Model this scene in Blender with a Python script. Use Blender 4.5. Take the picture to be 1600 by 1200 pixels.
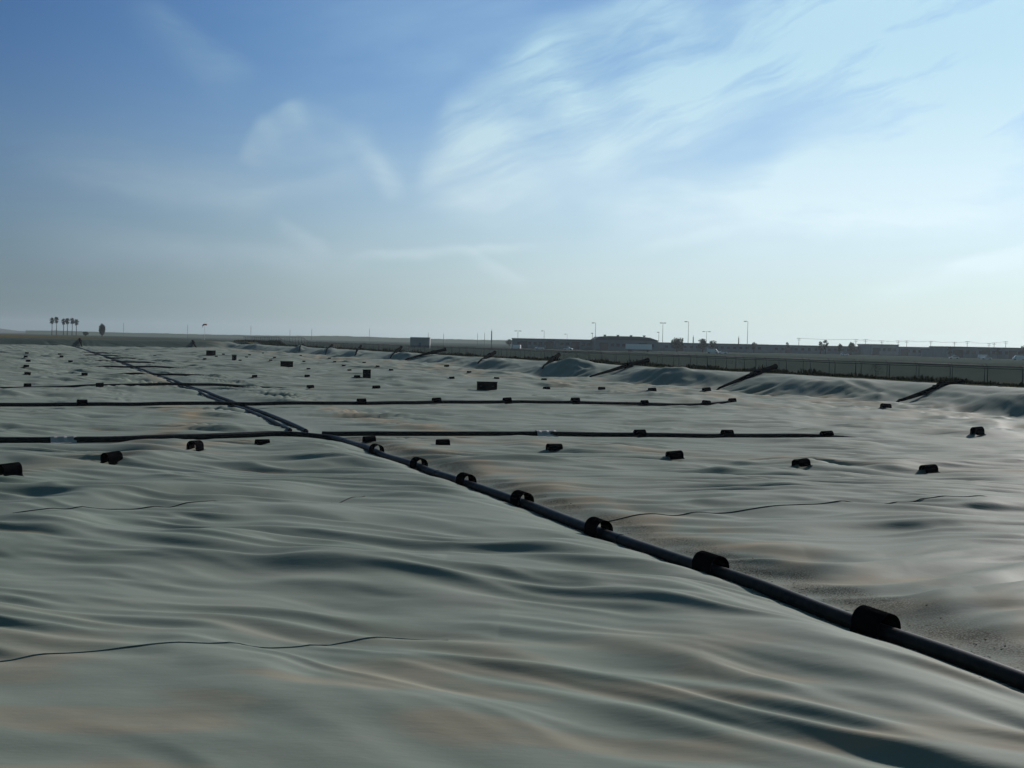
import bpy, bmesh, math, random
import numpy as np
from mathutils import Vector, Matrix

for o in list(bpy.data.objects): bpy.data.objects.remove(o)
C = bpy.context.scene.collection
S = bpy.context.scene
rnd = random.Random(7)

# ---------------------------------------------------------------- camera
FPX = 1750.0; H = 4.2
PITCH = math.atan(66.0/FPX); ROLL = math.radians(1.15)
Fv = Vector((0, math.cos(PITCH), -math.sin(PITCH)))
U0 = Vector((0, math.sin(PITCH), math.cos(PITCH))); R0 = Vector((1, 0, 0))
Rv = R0*math.cos(ROLL) + U0*math.sin(ROLL)
Uv = U0*math.cos(ROLL) - R0*math.sin(ROLL)
cam = bpy.data.cameras.new('camera'); co = bpy.data.objects.new('camera', cam); C.objects.link(co)
cam.sensor_width = 36; cam.lens = 36*FPX/1600; cam.clip_start = 0.1; cam.clip_end = 20000
M = Matrix((Rv, Uv, -Fv)).transposed().to_4x4(); M.translation = (0, 0, H)
co.matrix_world = M
S.camera = co
S.render.resolution_x = 1024; S.render.resolution_y = 768

def pdir(px, py):
    return (Fv + Rv*((px-800)/FPX) + Uv*((600-py)/FPX)).normalized()

# ---------------------------------------------------------------- sky, sun, exposure
SUN_AZ = math.radians(39); SUN_EL = math.radians(29)
S.view_settings.view_transform = 'Standard'; S.view_settings.look = 'None'
S.view_settings.exposure = 0.0; S.view_settings.gamma = 1
sun = bpy.data.lights.new('sun', 'SUN'); sun.energy = 4.6; sun.angle = math.radians(3.0); sun.color = (1, .92, .88)
so = bpy.data.objects.new('sun', sun); C.objects.link(so)
sd = Vector((math.sin(SUN_AZ)*math.cos(SUN_EL), math.cos(SUN_AZ)*math.cos(SUN_EL), math.sin(SUN_EL)))
so.rotation_euler = sd.to_track_quat('Z', 'Y').to_euler(); so.location = (0, 0, 60)

W = bpy.data.worlds.new('World'); S.world = W; W.use_nodes = True
nt = W.node_tree; nt.nodes.clear()
class E:                                   # tiny expression builder for math nodes
    def __init__(s, sock): s.k = sock
def _m(op, *a, clamp=False):
    n = nt.nodes.new('ShaderNodeMath'); n.operation = op; n.use_clamp = clamp
    for i, v in enumerate(a):
        if isinstance(v, E): nt.links.new(v.k, n.inputs[i])
        else: n.inputs[i].default_value = float(v)
    return E(n.outputs[0])
for nm, op in (('__add__', 'ADD'), ('__sub__', 'SUBTRACT'), ('__mul__', 'MULTIPLY'), ('__truediv__', 'DIVIDE')):
    setattr(E, nm, (lambda op: lambda a, b: _m(op, a, b))(op))
E.__radd__ = lambda a, b: _m('ADD', b, a); E.__rmul__ = lambda a, b: _m('MULTIPLY', b, a); E.__rsub__ = lambda a, b: _m('SUBTRACT', b, a)
def sstep(x, a, b):
    n = nt.nodes.new('ShaderNodeMapRange'); n.interpolation_type = 'SMOOTHSTEP'
    nt.links.new(x.k, n.inputs[0]); n.inputs[1].default_value = a; n.inputs[2].default_value = b
    return E(n.outputs[0])
def wnoise(x, y, detail=5, rough=.55, seed=0.0, dist=0.0):
    c = nt.nodes.new('ShaderNodeCombineXYZ')
    for i, v in enumerate((x, y, seed)):
        if isinstance(v, E): nt.links.new(v.k, c.inputs[i])
        else: c.inputs[i].default_value = v
    n = nt.nodes.new('ShaderNodeTexNoise'); n.inputs['Scale'].default_value = 1; n.inputs['Detail'].default_value = detail
    n.inputs['Roughness'].default_value = rough; n.inputs['Distortion'].default_value = dist
    nt.links.new(c.outputs[0], n.inputs['Vector']); return E(n.outputs['Fac'])
sky = nt.nodes.new('ShaderNodeTexSky'); sky.sky_type = 'NISHITA'; sky.sun_disc = False
sky.sun_elevation = SUN_EL; sky.sun_rotation = SUN_AZ; sky.altitude = 0
sky.air_density = 1.0; sky.dust_density = .6; sky.ozone_density = 3.0
tc = nt.nodes.new('ShaderNodeTexCoord'); sep = nt.nodes.new('ShaderNodeSeparateXYZ')
nt.links.new(tc.outputs['Generated'], sep.inputs[0])
dx, dy, dz = (E(sep.outputs[i]) for i in range(3))
az = _m('ARCTAN2', dx, dy); el = _m('ARCSINE', dz)
def ae(px, py):
    d = pdir(px, py); return math.atan2(d.x, d.y), math.asin(d.z)
# warp so that the clouds are wispy
wx = wnoise(az*5, el*7, 3, .5, 3.1) - .5; wy = wnoise(az*5, el*7, 3, .5, 9.7) - .5
wx2 = wnoise(az*22, el*26, 4, .6, 5.1) - .5; wy2 = wnoise(az*22, el*26, 4, .6, 2.7) - .5
A = az + wx*.05 + wx2*.012; B = el + wy*.05 + wy2*.012
# strokes: (x0,y0,x1,y1, width on its left, width on its right, strength, streak) in photo directions
STROKES = [
 (680, 320, 735, 160, .016, .060, .36, .9), (715, 200, 880, 60, .022, .085, .38, .9), (820, 95, 1080, -30, .022, .085, .40, .9), (980, 160, 1180, 130, .04, .05, .26, .9), (700, 300, 1000, 250, .03, .03, .22, .9),
 (900, 190, 1100, 150, .05, .05, .25, .7), (1000, 120, 1300, -20, .04, .05, .30, .8),
 (385, 250, 412, 190, .007, .016, .28, .8), (405, 200, 470, 168, .006, .026, .26, .8), (450, 170, 560, 215, .010, .030, .16, .9),
 (555, 205, 632, 300, .014, .012, .26, .9), (596, 262, 636, 316, .010, .009, .24, .6),
 (60, 275, 430, 322, .026, .010, .26, .9), (380, 318, 600, 262, .008, .014, .18, .9), (225, 0, 380, 115, .010, .022, .18, .9),
 (560, 411, 825, 384, .0035, .005, .34, .8), (445, 352, 520, 390, .004, .008, .26, .8), (60, 360, 560, 412, .012, .014, .24, .9),
 (740, 400, 830, 440, .004, .008, .22, .5),
 (940, 330, 1250, 290, .018, .028, .46, .9), (1180, 310, 1640, 245, .022, .03, .72, .9), (1230, 255, 1560, 180, .025, .035, .55, .9), (1100, 360, 1640, 320, .02, .03, .30, .9),
 (1000, 390, 1150, 370, .005, .006, .20, .6), (1290, 355, 1620, 330, .008, .012, .32, .8), (1460, 440, 1630, 390, .006, .012, .42, .7),
 (1350, 460, 1640, 425, .012, .012, .25, .8), (1180, 50, 1620, 150, .05, .06, .62, 1.0), (1280, -40, 1650, 60, .05, .06, .50, .9), (1500, 120, 1700, 40, .05, .06, .35, .9),
]
fibre = sstep(wnoise(A*7 + B*4, (B - A*.42)*46, 6, .64, 4.4, .3), .10, .88)
cmbAB = nt.nodes.new('ShaderNodeCombineXYZ'); nt.links.new(A.k, cmbAB.inputs[0]); nt.links.new(B.k, cmbAB.inputs[1])
grain = wnoise(A*16 + B*8, B*60, 4, .6, 11.3)
tot = None
for i, (x0, y0, x1, y1, wl, wr, st, sk) in enumerate(STROKES):
    a0, e0 = ae(x0, y0); a1, e1 = ae(x1, y1); L = math.hypot(a1-a0, e1-e0)
    mp = nt.nodes.new('ShaderNodeMapping'); mp.vector_type = 'TEXTURE'
    mp.inputs['Location'].default_value = (a0, e0, 0); mp.inputs['Rotation'].default_value = (0, 0, math.atan2(e1-e0, a1-a0)); mp.inputs['Scale'].default_value = (L, 1, 1)
    nt.links.new(cmbAB.outputs[0], mp.inputs[0]); sp_ = nt.nodes.new('ShaderNodeSeparateXYZ'); nt.links.new(mp.outputs[0], sp_.inputs[0])
    t, sdist = E(sp_.outputs[0]), E(sp_.outputs[1])
    end = sstep(t, -.18, .22) * sstep(t, 1.18, .78)
    prof = sstep(sdist, wl*1.6, 0) * sstep(sdist, -wr*1.8, 0)
    m = prof*end*(grain*(2*sk*st) + (1-sk)*st if max(wl, wr) < .045 else fibre*(2*sk*st) + (1-sk)*st)
    tot = m if tot is None else tot + m
veil = wnoise(az*2.2+el*3, el*9-az*1.4, 6, .6, 21.0, .4)
veil = sstep(veil, .42, .78) * sstep(el, .02, .16) * (sstep(az, -.5, .40)*.34 + .10)
tot = tot*sstep(dy, .1, .4) + veil
cl = _m('MINIMUM', tot, .9)
# colour of the sky: Nishita, then a circumsolar/horizon haze, then the cirrus
vm = nt.nodes.new('ShaderNodeVectorMath'); vm.operation = 'DOT_PRODUCT'
nt.links.new(tc.outputs['Generated'], vm.inputs[0]); vm.inputs[1].default_value = sd
cs = E(vm.outputs['Value'])
glow = sstep(cs, .10, 1.04)
glow2 = sstep(cs, .22, .98)
def mixc(fac, a, b, mode='MIX'):
    n = nt.nodes.new('ShaderNodeMix'); n.data_type = 'RGBA'; n.blend_type = mode; n.clamp_factor = True
    if isinstance(fac, E): nt.links.new(fac.k, n.inputs[0])
    else: n.inputs[0].default_value = fac
    for v, k in ((a, 6), (b, 7)):
        if isinstance(v, tuple): n.inputs[k].default_value = v + (1,)
        else: nt.links.new(v, n.inputs[k])
    return n.outputs[2]
def scalec(fac, c):
    n = nt.nodes.new('ShaderNodeVectorMath'); n.operation = 'SCALE'
    if isinstance(c, tuple): n.inputs[0].default_value = c
    else: nt.links.new(c, n.inputs[0])
    nt.links.new(fac.k, n.inputs['Scale']); return n.outputs[0]
SKYTINT = (0.78, 0.83, 0.97)
base = mixc(1.0, sky.outputs[0], SKYTINT, 'MULTIPLY')
hz = 1 - sstep(el, -.04, .30)
hzc = scalec(glow*6.6 + 1.35, (0.84, 1.0, 1.0))
c1 = mixc(hz*.78 + glow2*.10, base, hzc)
c2 = mixc(cl, c1, scalec(glow*5.4 + 4.2, (0.90, 1.0, 1.04)))
c2 = mixc(1.0, c2, mixc(sstep(cs, .40, .78), (.56, .66, .76), (1.0, 1.06, 1.08)), 'MULTIPLY')
c2 = mixc(1.0, c2, mixc(sstep(cs, -.6, .2), (.80, 1.0, .66), (1.0, 1.0, 1.0)), 'MULTIPLY')
c2 = mixc(1.0, c2, mixc(sstep(el, .36, .85), (1.0, 1.0, 1.0), (1.0, 1.04, .80)), 'MULTIPLY')
c2 = mixc(1.0, c2, mixc(sstep(el, .05, .27), (1.0, 1.0, 1.0), (.62, .78, .85)), 'MULTIPLY')
bg = nt.nodes.new('ShaderNodeBackground'); bg.inputs[1].default_value = 0.10
nt.links.new(c2, bg.inputs[0])
wo = nt.nodes.new('ShaderNodeOutputWorld'); nt.links.new(bg.outputs[0], wo.inputs[0])

# ---------------------------------------------------------------- the pond's own coordinates: u along it, v across it
AX = math.atan(750/FPX); sA, cA = math.sin(AX), math.cos(AX)
def uv(x, y): return (-sA*x + cA*y, cA*x + sA*y)
def xy(u, v): return (-sA*u + cA*v, cA*u + sA*v)
V_TOE, V_CREST, Z_CREST = 58.0, 64.0, 1.62
U_TOE, U_CREST, Z_FAR = 362.0, 373.0, 2.35
V_LEFT = -62.0
PIPE_V = 12.0
CROSS = [48.5, 68.6, 93.8, 119, 145, 170, 196, 222, 248, 274, 300, 328]

def _flat0(px, py):
    d = pdir(px, py); k = -H/d.z; return uv(d.x*k, d.y*k)
_L1 = sorted([(b, a) for a, b in [_flat0(*p) for p in [(0, 688), (180, 687), (350, 682), (450, 678), (524, 676), (640, 681), (840, 682), (1000, 684), (1180, 684), (1290, 684), (1400, 690)]]])
_L2 = sorted([(b, a) for a, b in [_flat0(x, 636.5-.004*x) for x in (-200, 0, 200, 400, 600, 800, 1000, 1150)]])
def line_u(v, L): return np.interp(v, [a for a, _ in L], [b for _, b in L])
def ray_plane_v(px, py, v):
    d = pdir(px, py); k = v/(cA*d.x + sA*d.y); return Vector((d.x*k, d.y*k, H + d.z*k))
def ray_plane_u(px, py, u):
    d = pdir(px, py); k = u/(-sA*d.x + cA*d.y); return Vector((d.x*k, d.y*k, H + d.z*k))
# pipes climbing the right bank: (foot px, top px)
BANK = [(1400, 637, 1503, 598), (1120, 610, 1212, 573), (920, 595, 1013, 563), (842, 571, 873, 555), (742, 564, 773, 551),
        (628, 564, 697, 546), (606, 549, 627, 543), (551, 546, 564, 541), (505, 546, 519, 539.5), (464, 545, 474, 538.5)]
BANK_U = sorted([(-120)] + [uv(*ray_plane_v(b[2], b[3], 65.0).xy)[0] for b in BANK] + [20.0, 420.0])

rs = np.random.RandomState(5)
_P = rs.permutation(512); _P = np.concatenate([_P, _P, _P])
_G = rs.uniform(0, 2*np.pi, 512); _GX, _GY = np.cos(_G), np.sin(_G)
def pn(x, y, seed=0):
    x = np.asarray(x, float); y = np.asarray(y, float)
    xi = np.floor(x).astype(np.int64); yi = np.floor(y).astype(np.int64); xf = x-xi; yf = y-yi
    def g(ix, iy, ax, ay):
        h = _P[(_P[(ix+seed*37) & 511] + iy) & 511]; return _GX[h]*ax + _GY[h]*ay
    a = xf*xf*xf*(xf*(xf*6-15)+10); b = yf*yf*yf*(yf*(yf*6-15)+10)
    n00 = g(xi, yi, xf, yf); n10 = g(xi+1, yi, xf-1, yf); n01 = g(xi, yi+1, xf, yf-1); n11 = g(xi+1, yi+1, xf-1, yf-1)
    return 1.5*((n00*(1-a)+n10*a)*(1-b) + (n01*(1-a)+n11*a)*b)
def ss(x, a, b):
    t = np.clip((x-a)/(b-a), 0, 1); return t*t*(3-2*t)
def ridge(n, k=.12): return 1 - np.sqrt(n*n + k*k)*2      # rounded ridges
_BU = np.array(BANK_U)

# large swells and hollows of the near field: (photo px, size across, size in depth, turn, height)
def flat(px, py):
    d = pdir(px, py); k = -H/d.z; return d.x*k, d.y*k
BLOBS = [
 (650, 720, 8.0, 3.0, 0, .10), (200, 1020, 3.4, .7, -4, .06), (700, 1100, 4.0, .7, -8, .08), (1300, 775, 7.0, 2.2, -4, .08), (1100, 735, 6.0, 2.2, -4, -.06),
 (300, 860, 6.0, 1.6, -12, .08), (1560, 705, 4.5, 2.2, 0, -.08),
]
# single long folds: crest line in photo points, height, reach on the near side, reach on the far side
FOLDS = [
 ([(-60, 822), (40, 832), (130, 850), (260, 868), (400, 885), (560, 905), (720, 925), (860, 948)], .24, 1.3, 2.4),
 ([(960, 966), (1130, 992), (1280, 1026), (1420, 1066), (1600, 1112), (1700, 1135)], .15, 1.2, 1.6),
 ([(-40, 798), (150, 785), (300, 771), (430, 769), (540, 774)], .24, 1.0, 2.6),
 ([(210, 1030), (300, 1034), (400, 1052), (500, 1074)], .12, .50, .8), ([(215, 1094), (400, 1100), (550, 1124), (800, 1148), (1000, 1160)], .13, .48, .9),
 ([(425, 1024), (620, 1040), (800, 1060), (960, 1085)], .10, .45, .8), ([(640, 1000), (780, 985), (900, 1008), (1100, 1050), (1300, 1118)], .12, .5, .9),
 ([(560, 905), (700, 880), (830, 905), (960, 935), (1060, 955)], .09, .5, 1.0), ([(1120, 868), (1250, 866), (1400, 884), (1600, 890), (1700, 892)], .11, .6, 1.2),
 ([(1200, 903), (1350, 905), (1500, 915), (1660, 925)], .09, .5, .9), ([(860, 792), (960, 778), (1060, 783), (1200, 792), (1400, 790)], .10, .8, 1.6), ([(1430, 960), (1500, 935), (1600, 930), (1680, 940)], .12, .5, 1.0),
 ([(560, 730), (700, 745), (780, 768), (860, 800)], .07, .7, 1.5), ([(100, 706), (180, 700), (300, 712), (420, 712), (560, 708)], .12, 1.2, 2.4), ([(1380, 700), (1480, 700), (1600, 706), (1680, 708)], .10, 1.6, 2.5),
 ([(880, 660), (1000, 664), (1150, 662), (1300, 668)], .14, 1.8, 3.5), ([(640, 600), (760, 603), (860, 606)], .14, 3.0, 6.0), ([(240, 594), (300, 592), (360, 594)], .28, 3.5, 7.0), ([(180, 655), (240, 652), (300, 655)], .14, 1.6, 3.0),
]
_FW = [(np.array([flat(*p) for p in pts]), a, wn, wf) for pts, a, wn, wf in FOLDS]
def folds(x, y):
    h = np.zeros_like(x)
    for P, a, wn, wf in _FW:
        X0, X1 = P[0, 0], P[-1, 0]
        sel = (x > X0) & (x < X1) & (y > P[:, 1].min()-4*wn) & (y < P[:, 1].max()+3*wf)
        if not sel.any(): continue
        xs, ys_ = x[sel], y[sel]
        sd_ = ys_ - np.interp(xs, P[:, 0], P[:, 1]) - .25*pn(xs/1.7, ys_*0+.5, 55)
        t = (xs-X0)/(X1-X0)
        end = ss(t, 0, .25)*(1-ss(t, .72, 1))
        w = np.where(sd_ < 0, wn, wf); g = 1/(1+(sd_/w)**2)**1.6
        g = np.where(sd_ < 0, np.exp(-(sd_/(wn*1.25))**2), g)
        h[sel] += .78*a*end*g*(.85+.3*pn(xs/2.0, ys_*0+1.5, 56))
    return h
def wrink(x, y, u, v):
    """the wrinkles alone"""
    left = 1 - ss(v, PIPE_V-1, PIPE_V+7)
    near = 1 - ss(y, 18, 45)
    xx = 6*np.tanh(np.clip(x+1, 0, 30)/6)
    psiL = y + .30*x + near*.030*xx*xx
    psiR = y + .10*x
    psi = psiL*left + psiR*(1-left)
    phi = x - .25*y
    w1 = pn(phi/7, psi/5, 1); w2 = pn(phi/2.6, psi/1.9, 2)
    q = psi + 1.0*w1 + .30*w2
    q = q + .16*pn(phi/6.5, q/2.5, 3)
    q = q + .20*pn(phi/5.4+.4*w1, q/1.22, 4)
    pch = .55 + .9*ss(pn(phi/9+3, psi/6, 8), -.35, .45)
    h = .105*pn(phi/6.5, q/2.5, 3)*pch
    r = ridge(pn(phi/5.4+.4*w1, q/1.22, 4), .10)
    h += .150*r*pch*(.65+.45*pn(phi/3, q/3, 12))
    r2 = ridge(pn(phi/3.6, (q+.15*x)/.56, 5), .15)
    h += .042*r2*(.25+.75*ss(pn(phi/5, q/4, 9), -.3, .3))
    r3 = ridge(pn(phi/1.5+5, (q-.2*x)/.36, 15), .14)
    h += .008*r3*ss(pn(phi/4, q/3, 19), -.15, .35)
    h += .004*pn(phi/.55, q/.24, 6)*ss(pn(phi/3, q/2, 13), -.1, .5)
    rl = (1-left)*ss(y, 12, 22)*(1-ss(y, 70, 110))
    h = h*(1+.10*rl+.22*left)
    r4 = ridge(pn(phi/7.5+7, (psi + .55*w1 + .10*w2)/.85, 25), .09)
    r5 = ridge(pn(phi/5.0-3, (psi + .5*w1 + .2*x*.1)/.50, 26), .12)
    return h + rl*(.095*r4*(.5+.8*ss(pn(phi/6, psi/4, 27), -.3, .3)) + .05*r5)*(1-.3*ss(y, 40, 50))
def height(x, y, full=False):
    x = np.asarray(x, float); y = np.asarray(y, float)
    u, v = uv(x, y)
    dist = np.hypot(x, y)
    wr = wrink(x, y, u, v)
    far = ss(dist, 45, 110)
    # calmer next to the pipes
    dpipe = np.abs(v-PIPE_V)
    calm = 1 - .80*np.exp(-(dpipe/1.1)**2)
    cp = np.zeros_like(x); pill = np.zeros_like(x); edges = [0.0] + CROSS + [U_TOE]
    for i, c in enumerate(CROSS):
        uc = line_u(v, _L1) if i == 0 else line_u(v, _L2) if i == 1 else c
        cp = np.maximum(cp, np.exp(-((u-uc+.4)/1.5)**2)*(1-ss(v, 42, 50)))
    for a, b in zip(edges[:-1], edges[1:]):
        t = np.clip((u-a)/(b-a), 0, 1); pill += np.where((u >= a) & (u < b), np.sin(np.pi*t)**1.2, 0)
    amt = ss(dpipe, 1.5, 13)*(1-.6*cp*(1-far))
    pill = pill*amt*(ss(u, 75, 100)*.34 + .05)*(.75+.6*pn(x/14, y/14, 21))
    calm *= 1 - .85*cp*(1-.6*far)
    hgt = wr*calm*(1+.7*far) + pill
    hgt += folds(x, y)*(1-np.exp(-(dpipe/.8)**2))*(1-.85*cp)
    hgt += .12*pn(x/13, y/9, 30)*amt + .34*pn(x/31, y/23, 31)*amt*far + .24*pn(x/9, y/6.5, 32)*ss(dist, 55, 120)*(.3+.7*amt)
    hgt += -.14*np.exp(-(dpipe/1.0)**2)*(1-.4*ss(u, 46, 50)) - .09*cp
    # the sheet swells beside the near pipe, on its left
    hgt += .16*np.exp(-((v-9.6)/1.5)**2)*(1-ss(u, 40, 47))*ss(u, 5, 12)
    for (px, py, sx, sy, ang, hh) in BLOBS:
        bx, by = flat(px, py); ca, sa = math.cos(math.radians(ang)), math.sin(math.radians(ang))
        X = (x-bx)*ca + (y-by)*sa; Y = -(x-bx)*sa + (y-by)*ca
        g = np.exp(-(X/sx)**2 - (Y/sy)**2)
        hgt += .55*hh*g*(1-np.exp(-(dpipe/.9)**2))
    # crinkles at the foot of the right bank
    tz = ss(v, 36, 52)*(1-ss(v, 57, 60))
    hgt += tz*.09*ridge(pn(x/2.2, y/3.2, 40), .12)
    # right bank
    t = ss(v, V_TOE-.5, V_CREST+.2); sl = Z_CREST*t
    k = np.clip(np.searchsorted(_BU, u), 1, len(_BU)-1); a = _BU[k-1]; b = _BU[k]
    ph = np.clip((u-a)/(b-a), 0, 1)
    bul = np.sin(np.pi*ph)**1.3*(.85+.4*pn(u/9, v*0+.5, 44))
    band = np.exp(-((v-60.6)/2.0)**2)
    sl = sl + .95*bul*band*(1+.3*pn(x/4, y/4, 41)) - .34*np.exp(-((v-57.2)/1.3)**2)*bul
    rr = ridge(pn((u+1.3*v)/5, (v-.15*u)/1.3, 42), .12)
    vb = .25+.75*np.clip(bul, 0, 1)
    sl = sl + .20*rr*vb*band*ss(v, 56, 60) + .26*vb*pn((u+.8*v)/7, (v-.2*u)/2.2, 43)*band
    hgt = np.where(v > 52, hgt*(1-.8*ss(v, 57, 62)) + sl, hgt)
    # far bank
    tf = ss(u, U_TOE+2.5, U_CREST-1)
    hgt = hgt*(1-.85*tf) + Z_FAR*tf*(1-ss(v, V_TOE, V_CREST)) + tf*ss(v, V_TOE, V_CREST)*(Z_FAR-Z_CREST)
    # near bank and left bank (behind and beside the photographer)
    tn = 1 - ss(u, 1.0, 7.0)
    hgt = hgt*(1-tn) + 2.5*tn
    tl = 1 - ss(v, V_LEFT, V_LEFT+7)
    hgt = hgt*(1-tl*.8) + 2.0*tl*(1-tn)*(1-tf)
    return hgt
def hz1(x, y): return float(height(np.array([x]), np.array([y]))[0])
def hit(px, py, off=0.0):
    """where the sight line of a photo point meets the cover"""
    d = pdir(px, py); k0 = (H-3.0)/max(-d.z, 1e-4); ks = np.linspace(max(k0, 2), min(H*1.35/max(-d.z, 1e-4), 420), 1500)
    X = d.x*ks; Y = d.y*ks; Z = H + d.z*ks
    b = np.nonzero(Z < height(X, Y)+off)[0]
    i = b[0] if len(b) else len(ks)-1
    return Vector((X[i], Y[i], hz1(X[i], Y[i])))
def flatp(px, py, z=0.0):
    d = pdir(px, py); k = (z-H)/d.z; return Vector((d.x*k, d.y*k, z))

# ---------------------------------------------------------------- object helpers
def link(name, me, mats, parent=None, loc=None, smooth=True):
    o = bpy.data.objects.new(name, me); C.objects.link(o)
    for m in (mats if isinstance(mats, (list, tuple)) else [mats]): me.materials.append(m)
    if smooth: me.polygons.foreach_set('use_smooth', [True]*len(me.polygons))
    if parent: o.parent = parent
    if loc: o.location = loc
    return o
def obj(name, bm, mat, parent=None, loc=None, smooth=False):
    me = bpy.data.meshes.new(name); bm.normal_update(); bm.to_mesh(me); bm.free()
    return link(name, me, mat, parent, loc, smooth)
def tag(o, label=None, cat=None, group=None, kind=None):
    if label: o['label'] = label
    if cat: o['category'] = cat
    if group: o['group'] = group
    if kind: o['kind'] = kind
    return o
def empty(name, loc, rz=0):
    o = bpy.data.objects.new(name, None); C.objects.link(o); o.location = loc; o.rotation_euler = (0, 0, rz)
    o.empty_display_size = .2; return o
def children(o): return [c for c in bpy.data.objects if c.parent == o]
def copy_tree(o, parent=None):
    c = o.copy(); C.objects.link(c)
    if parent: c.parent = parent
    for ch in children(o): copy_tree(ch, c)
    return c
def box(bm, x0, x1, y0, y1, z0, z1, bev=0.0):
    vs = [bm.verts.new((x, y, z)) for x in (x0, x1) for y in (y0, y1) for z in (z0, z1)]
    fs = [(0, 1, 3, 2), (4, 6, 7, 5), (0, 4, 5, 1), (2, 3, 7, 6), (0, 2, 6, 4), (1, 5, 7, 3)]
    ff = [bm.faces.new([vs[i] for i in f]) for f in fs]
    if bev:
        es = list({e for f in ff for e in f.edges}); bmesh.ops.bevel(bm, geom=es, offset=bev, segments=2, affect='EDGES', profile=.5)
def tube(bm, pts, r, n=12, caps=True):
    pts = [Vector(p) for p in pts]; rings = []
    up = Vector((0, 0, 1))
    for i, p in enumerate(pts):
        t = (pts[min(i+1, len(pts)-1)] - pts[max(i-1, 0)]).normalized()
        a = t.cross(up) if abs(t.z) < .95 else t.cross(Vector((1, 0, 0))); a.normalize(); b = a.cross(t)
        rr = r[i] if isinstance(r, (list, tuple)) else r
        rings.append([bm.verts.new(p + (a*math.cos(2*math.pi*k/n) + b*math.sin(2*math.pi*k/n))*rr) for k in range(n)])
    for A_, B_ in zip(rings[:-1], rings[1:]):
        for k in range(n): bm.faces.new((A_[k], A_[(k+1) % n], B_[(k+1) % n], B_[k]))
    if caps:
        bm.faces.new(rings[0][::-1]); bm.faces.new(rings[-1])
def prism(bm, outline, y0, y1, axis='y'):
    a = [bm.verts.new((x, y0, z)) for x, z in outline]; b = [bm.verts.new((x, y1, z)) for x, z in outline]
    n = len(a)
    for i in range(n): bm.faces.new((a[i], a[(i+1) % n], b[(i+1) % n], b[i]))
    bm.faces.new(a[::-1]); bm.faces.new(b)

# ---------------------------------------------------------------- materials
def mat(name, col, rough=.7, metal=0, spec=.5, var=.0, scale=3.0, bump=0.0, col2=None, alpha=None):
    m = bpy.data.materials.new(name); m.use_nodes = True; t = m.node_tree; p = t.nodes['Principled BSDF']
    p.inputs['Roughness'].default_value = rough; p.inputs['Metallic'].default_value = metal
    p.inputs['Specular IOR Level'].default_value = spec
    tcn = t.nodes.new('ShaderNodeTexCoord'); n = t.nodes.new('ShaderNodeTexNoise'); n.inputs['Scale'].default_value = scale
    n.inputs['Detail'].default_value = 6; t.links.new(tcn.outputs['Object'], n.inputs['Vector'])
    mx = t.nodes.new('ShaderNodeMix'); mx.data_type = 'RGBA'
    c2 = col2 or tuple(c*(1-var) for c in col)
    mx.inputs[6].default_value = col + (1,); mx.inputs[7].default_value = c2 + (1,)
    mr = t.nodes.new('ShaderNodeMapRange'); mr.inputs[1].default_value = .35; mr.inputs[2].default_value = .65
    t.links.new(n.outputs['Fac'], mr.inputs[0]); t.links.new(mr.outputs[0], mx.inputs[0]); t.links.new(mx.outputs[2], p.inputs['Base Color'])
    if bump:
        b = t.nodes.new('ShaderNodeBump'); b.inputs['Strength'].default_value = bump; b.inputs['Distance'].default_value = .02
        t.links.new(n.outputs['Fac'], b.inputs['Height']); t.links.new(b.outputs[0], p.inputs['Normal'])
    return m
m_pipe = mat('black_pipe', (.012, .012, .013), .48, var=.5, scale=5, col2=(.026, .024, .020), bump=.1, spec=.10)
m_black = mat('black_plastic', (.006, .006, .0065), .7, var=.4, scale=6, bump=.0, spec=.0)
m_flap = mat('pale_flap', (.30, .31, .29), .6, var=.3, scale=4)
m_seam = mat('seam_dark', (.05, .06, .055), .7, spec=.05, var=.4)
m_seam2 = mat('seam_teal', (.15, .185, .165), .7, spec=.05, var=.3)
m_fence = mat('fence_steel', (.05, .055, .06), .6, spec=.1, var=.3)
m_galv = mat('galvanised', (.16, .17, .17), .55, metal=.3, var=.3)
m_wood = mat('pole_wood', (.10, .085, .07), .9, var=.3)
m_wall = mat('building_wall', (.13, .20, .21), .8, var=.2, scale=.3)
m_wall2 = mat('building_wall_tan', (.33, .33, .31), .8, var=.2, scale=.3)
m_roof = mat('roof_metal', (.09, .11, .12), .8, spec=.1, var=.2, scale=.3)
m_dark = mat('dark_opening', (.03, .035, .04), .4)
m_white = mat('white_paint', (.8, .8, .8), .25, var=.05)
m_glass = mat('vehicle_glass', (.03, .035, .04), .08)
m_rubber = mat('rubber', (.02, .02, .02), .8)
m_leaf = mat('leaf', (.045, .065, .03), .75, spec=0, var=.5, scale=.7)
m_palm = mat('palm_leaf', (.05, .065, .035), .75, spec=0, var=.4, scale=.7)
m_bark = mat('bark', (.11, .085, .06), .9, spec=0, var=.3)
m_orange = mat('windsock_orange', (.75, .12, .04), .6)
m_weed = mat('weeds', (.035, .042, .02), .9, spec=0, col2=(.07, .062, .032), scale=.8)
m_dry = mat('dry_grass', (.20, .17, .085), .9, spec=0, col2=(.13, .13, .06), scale=.8)

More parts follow.
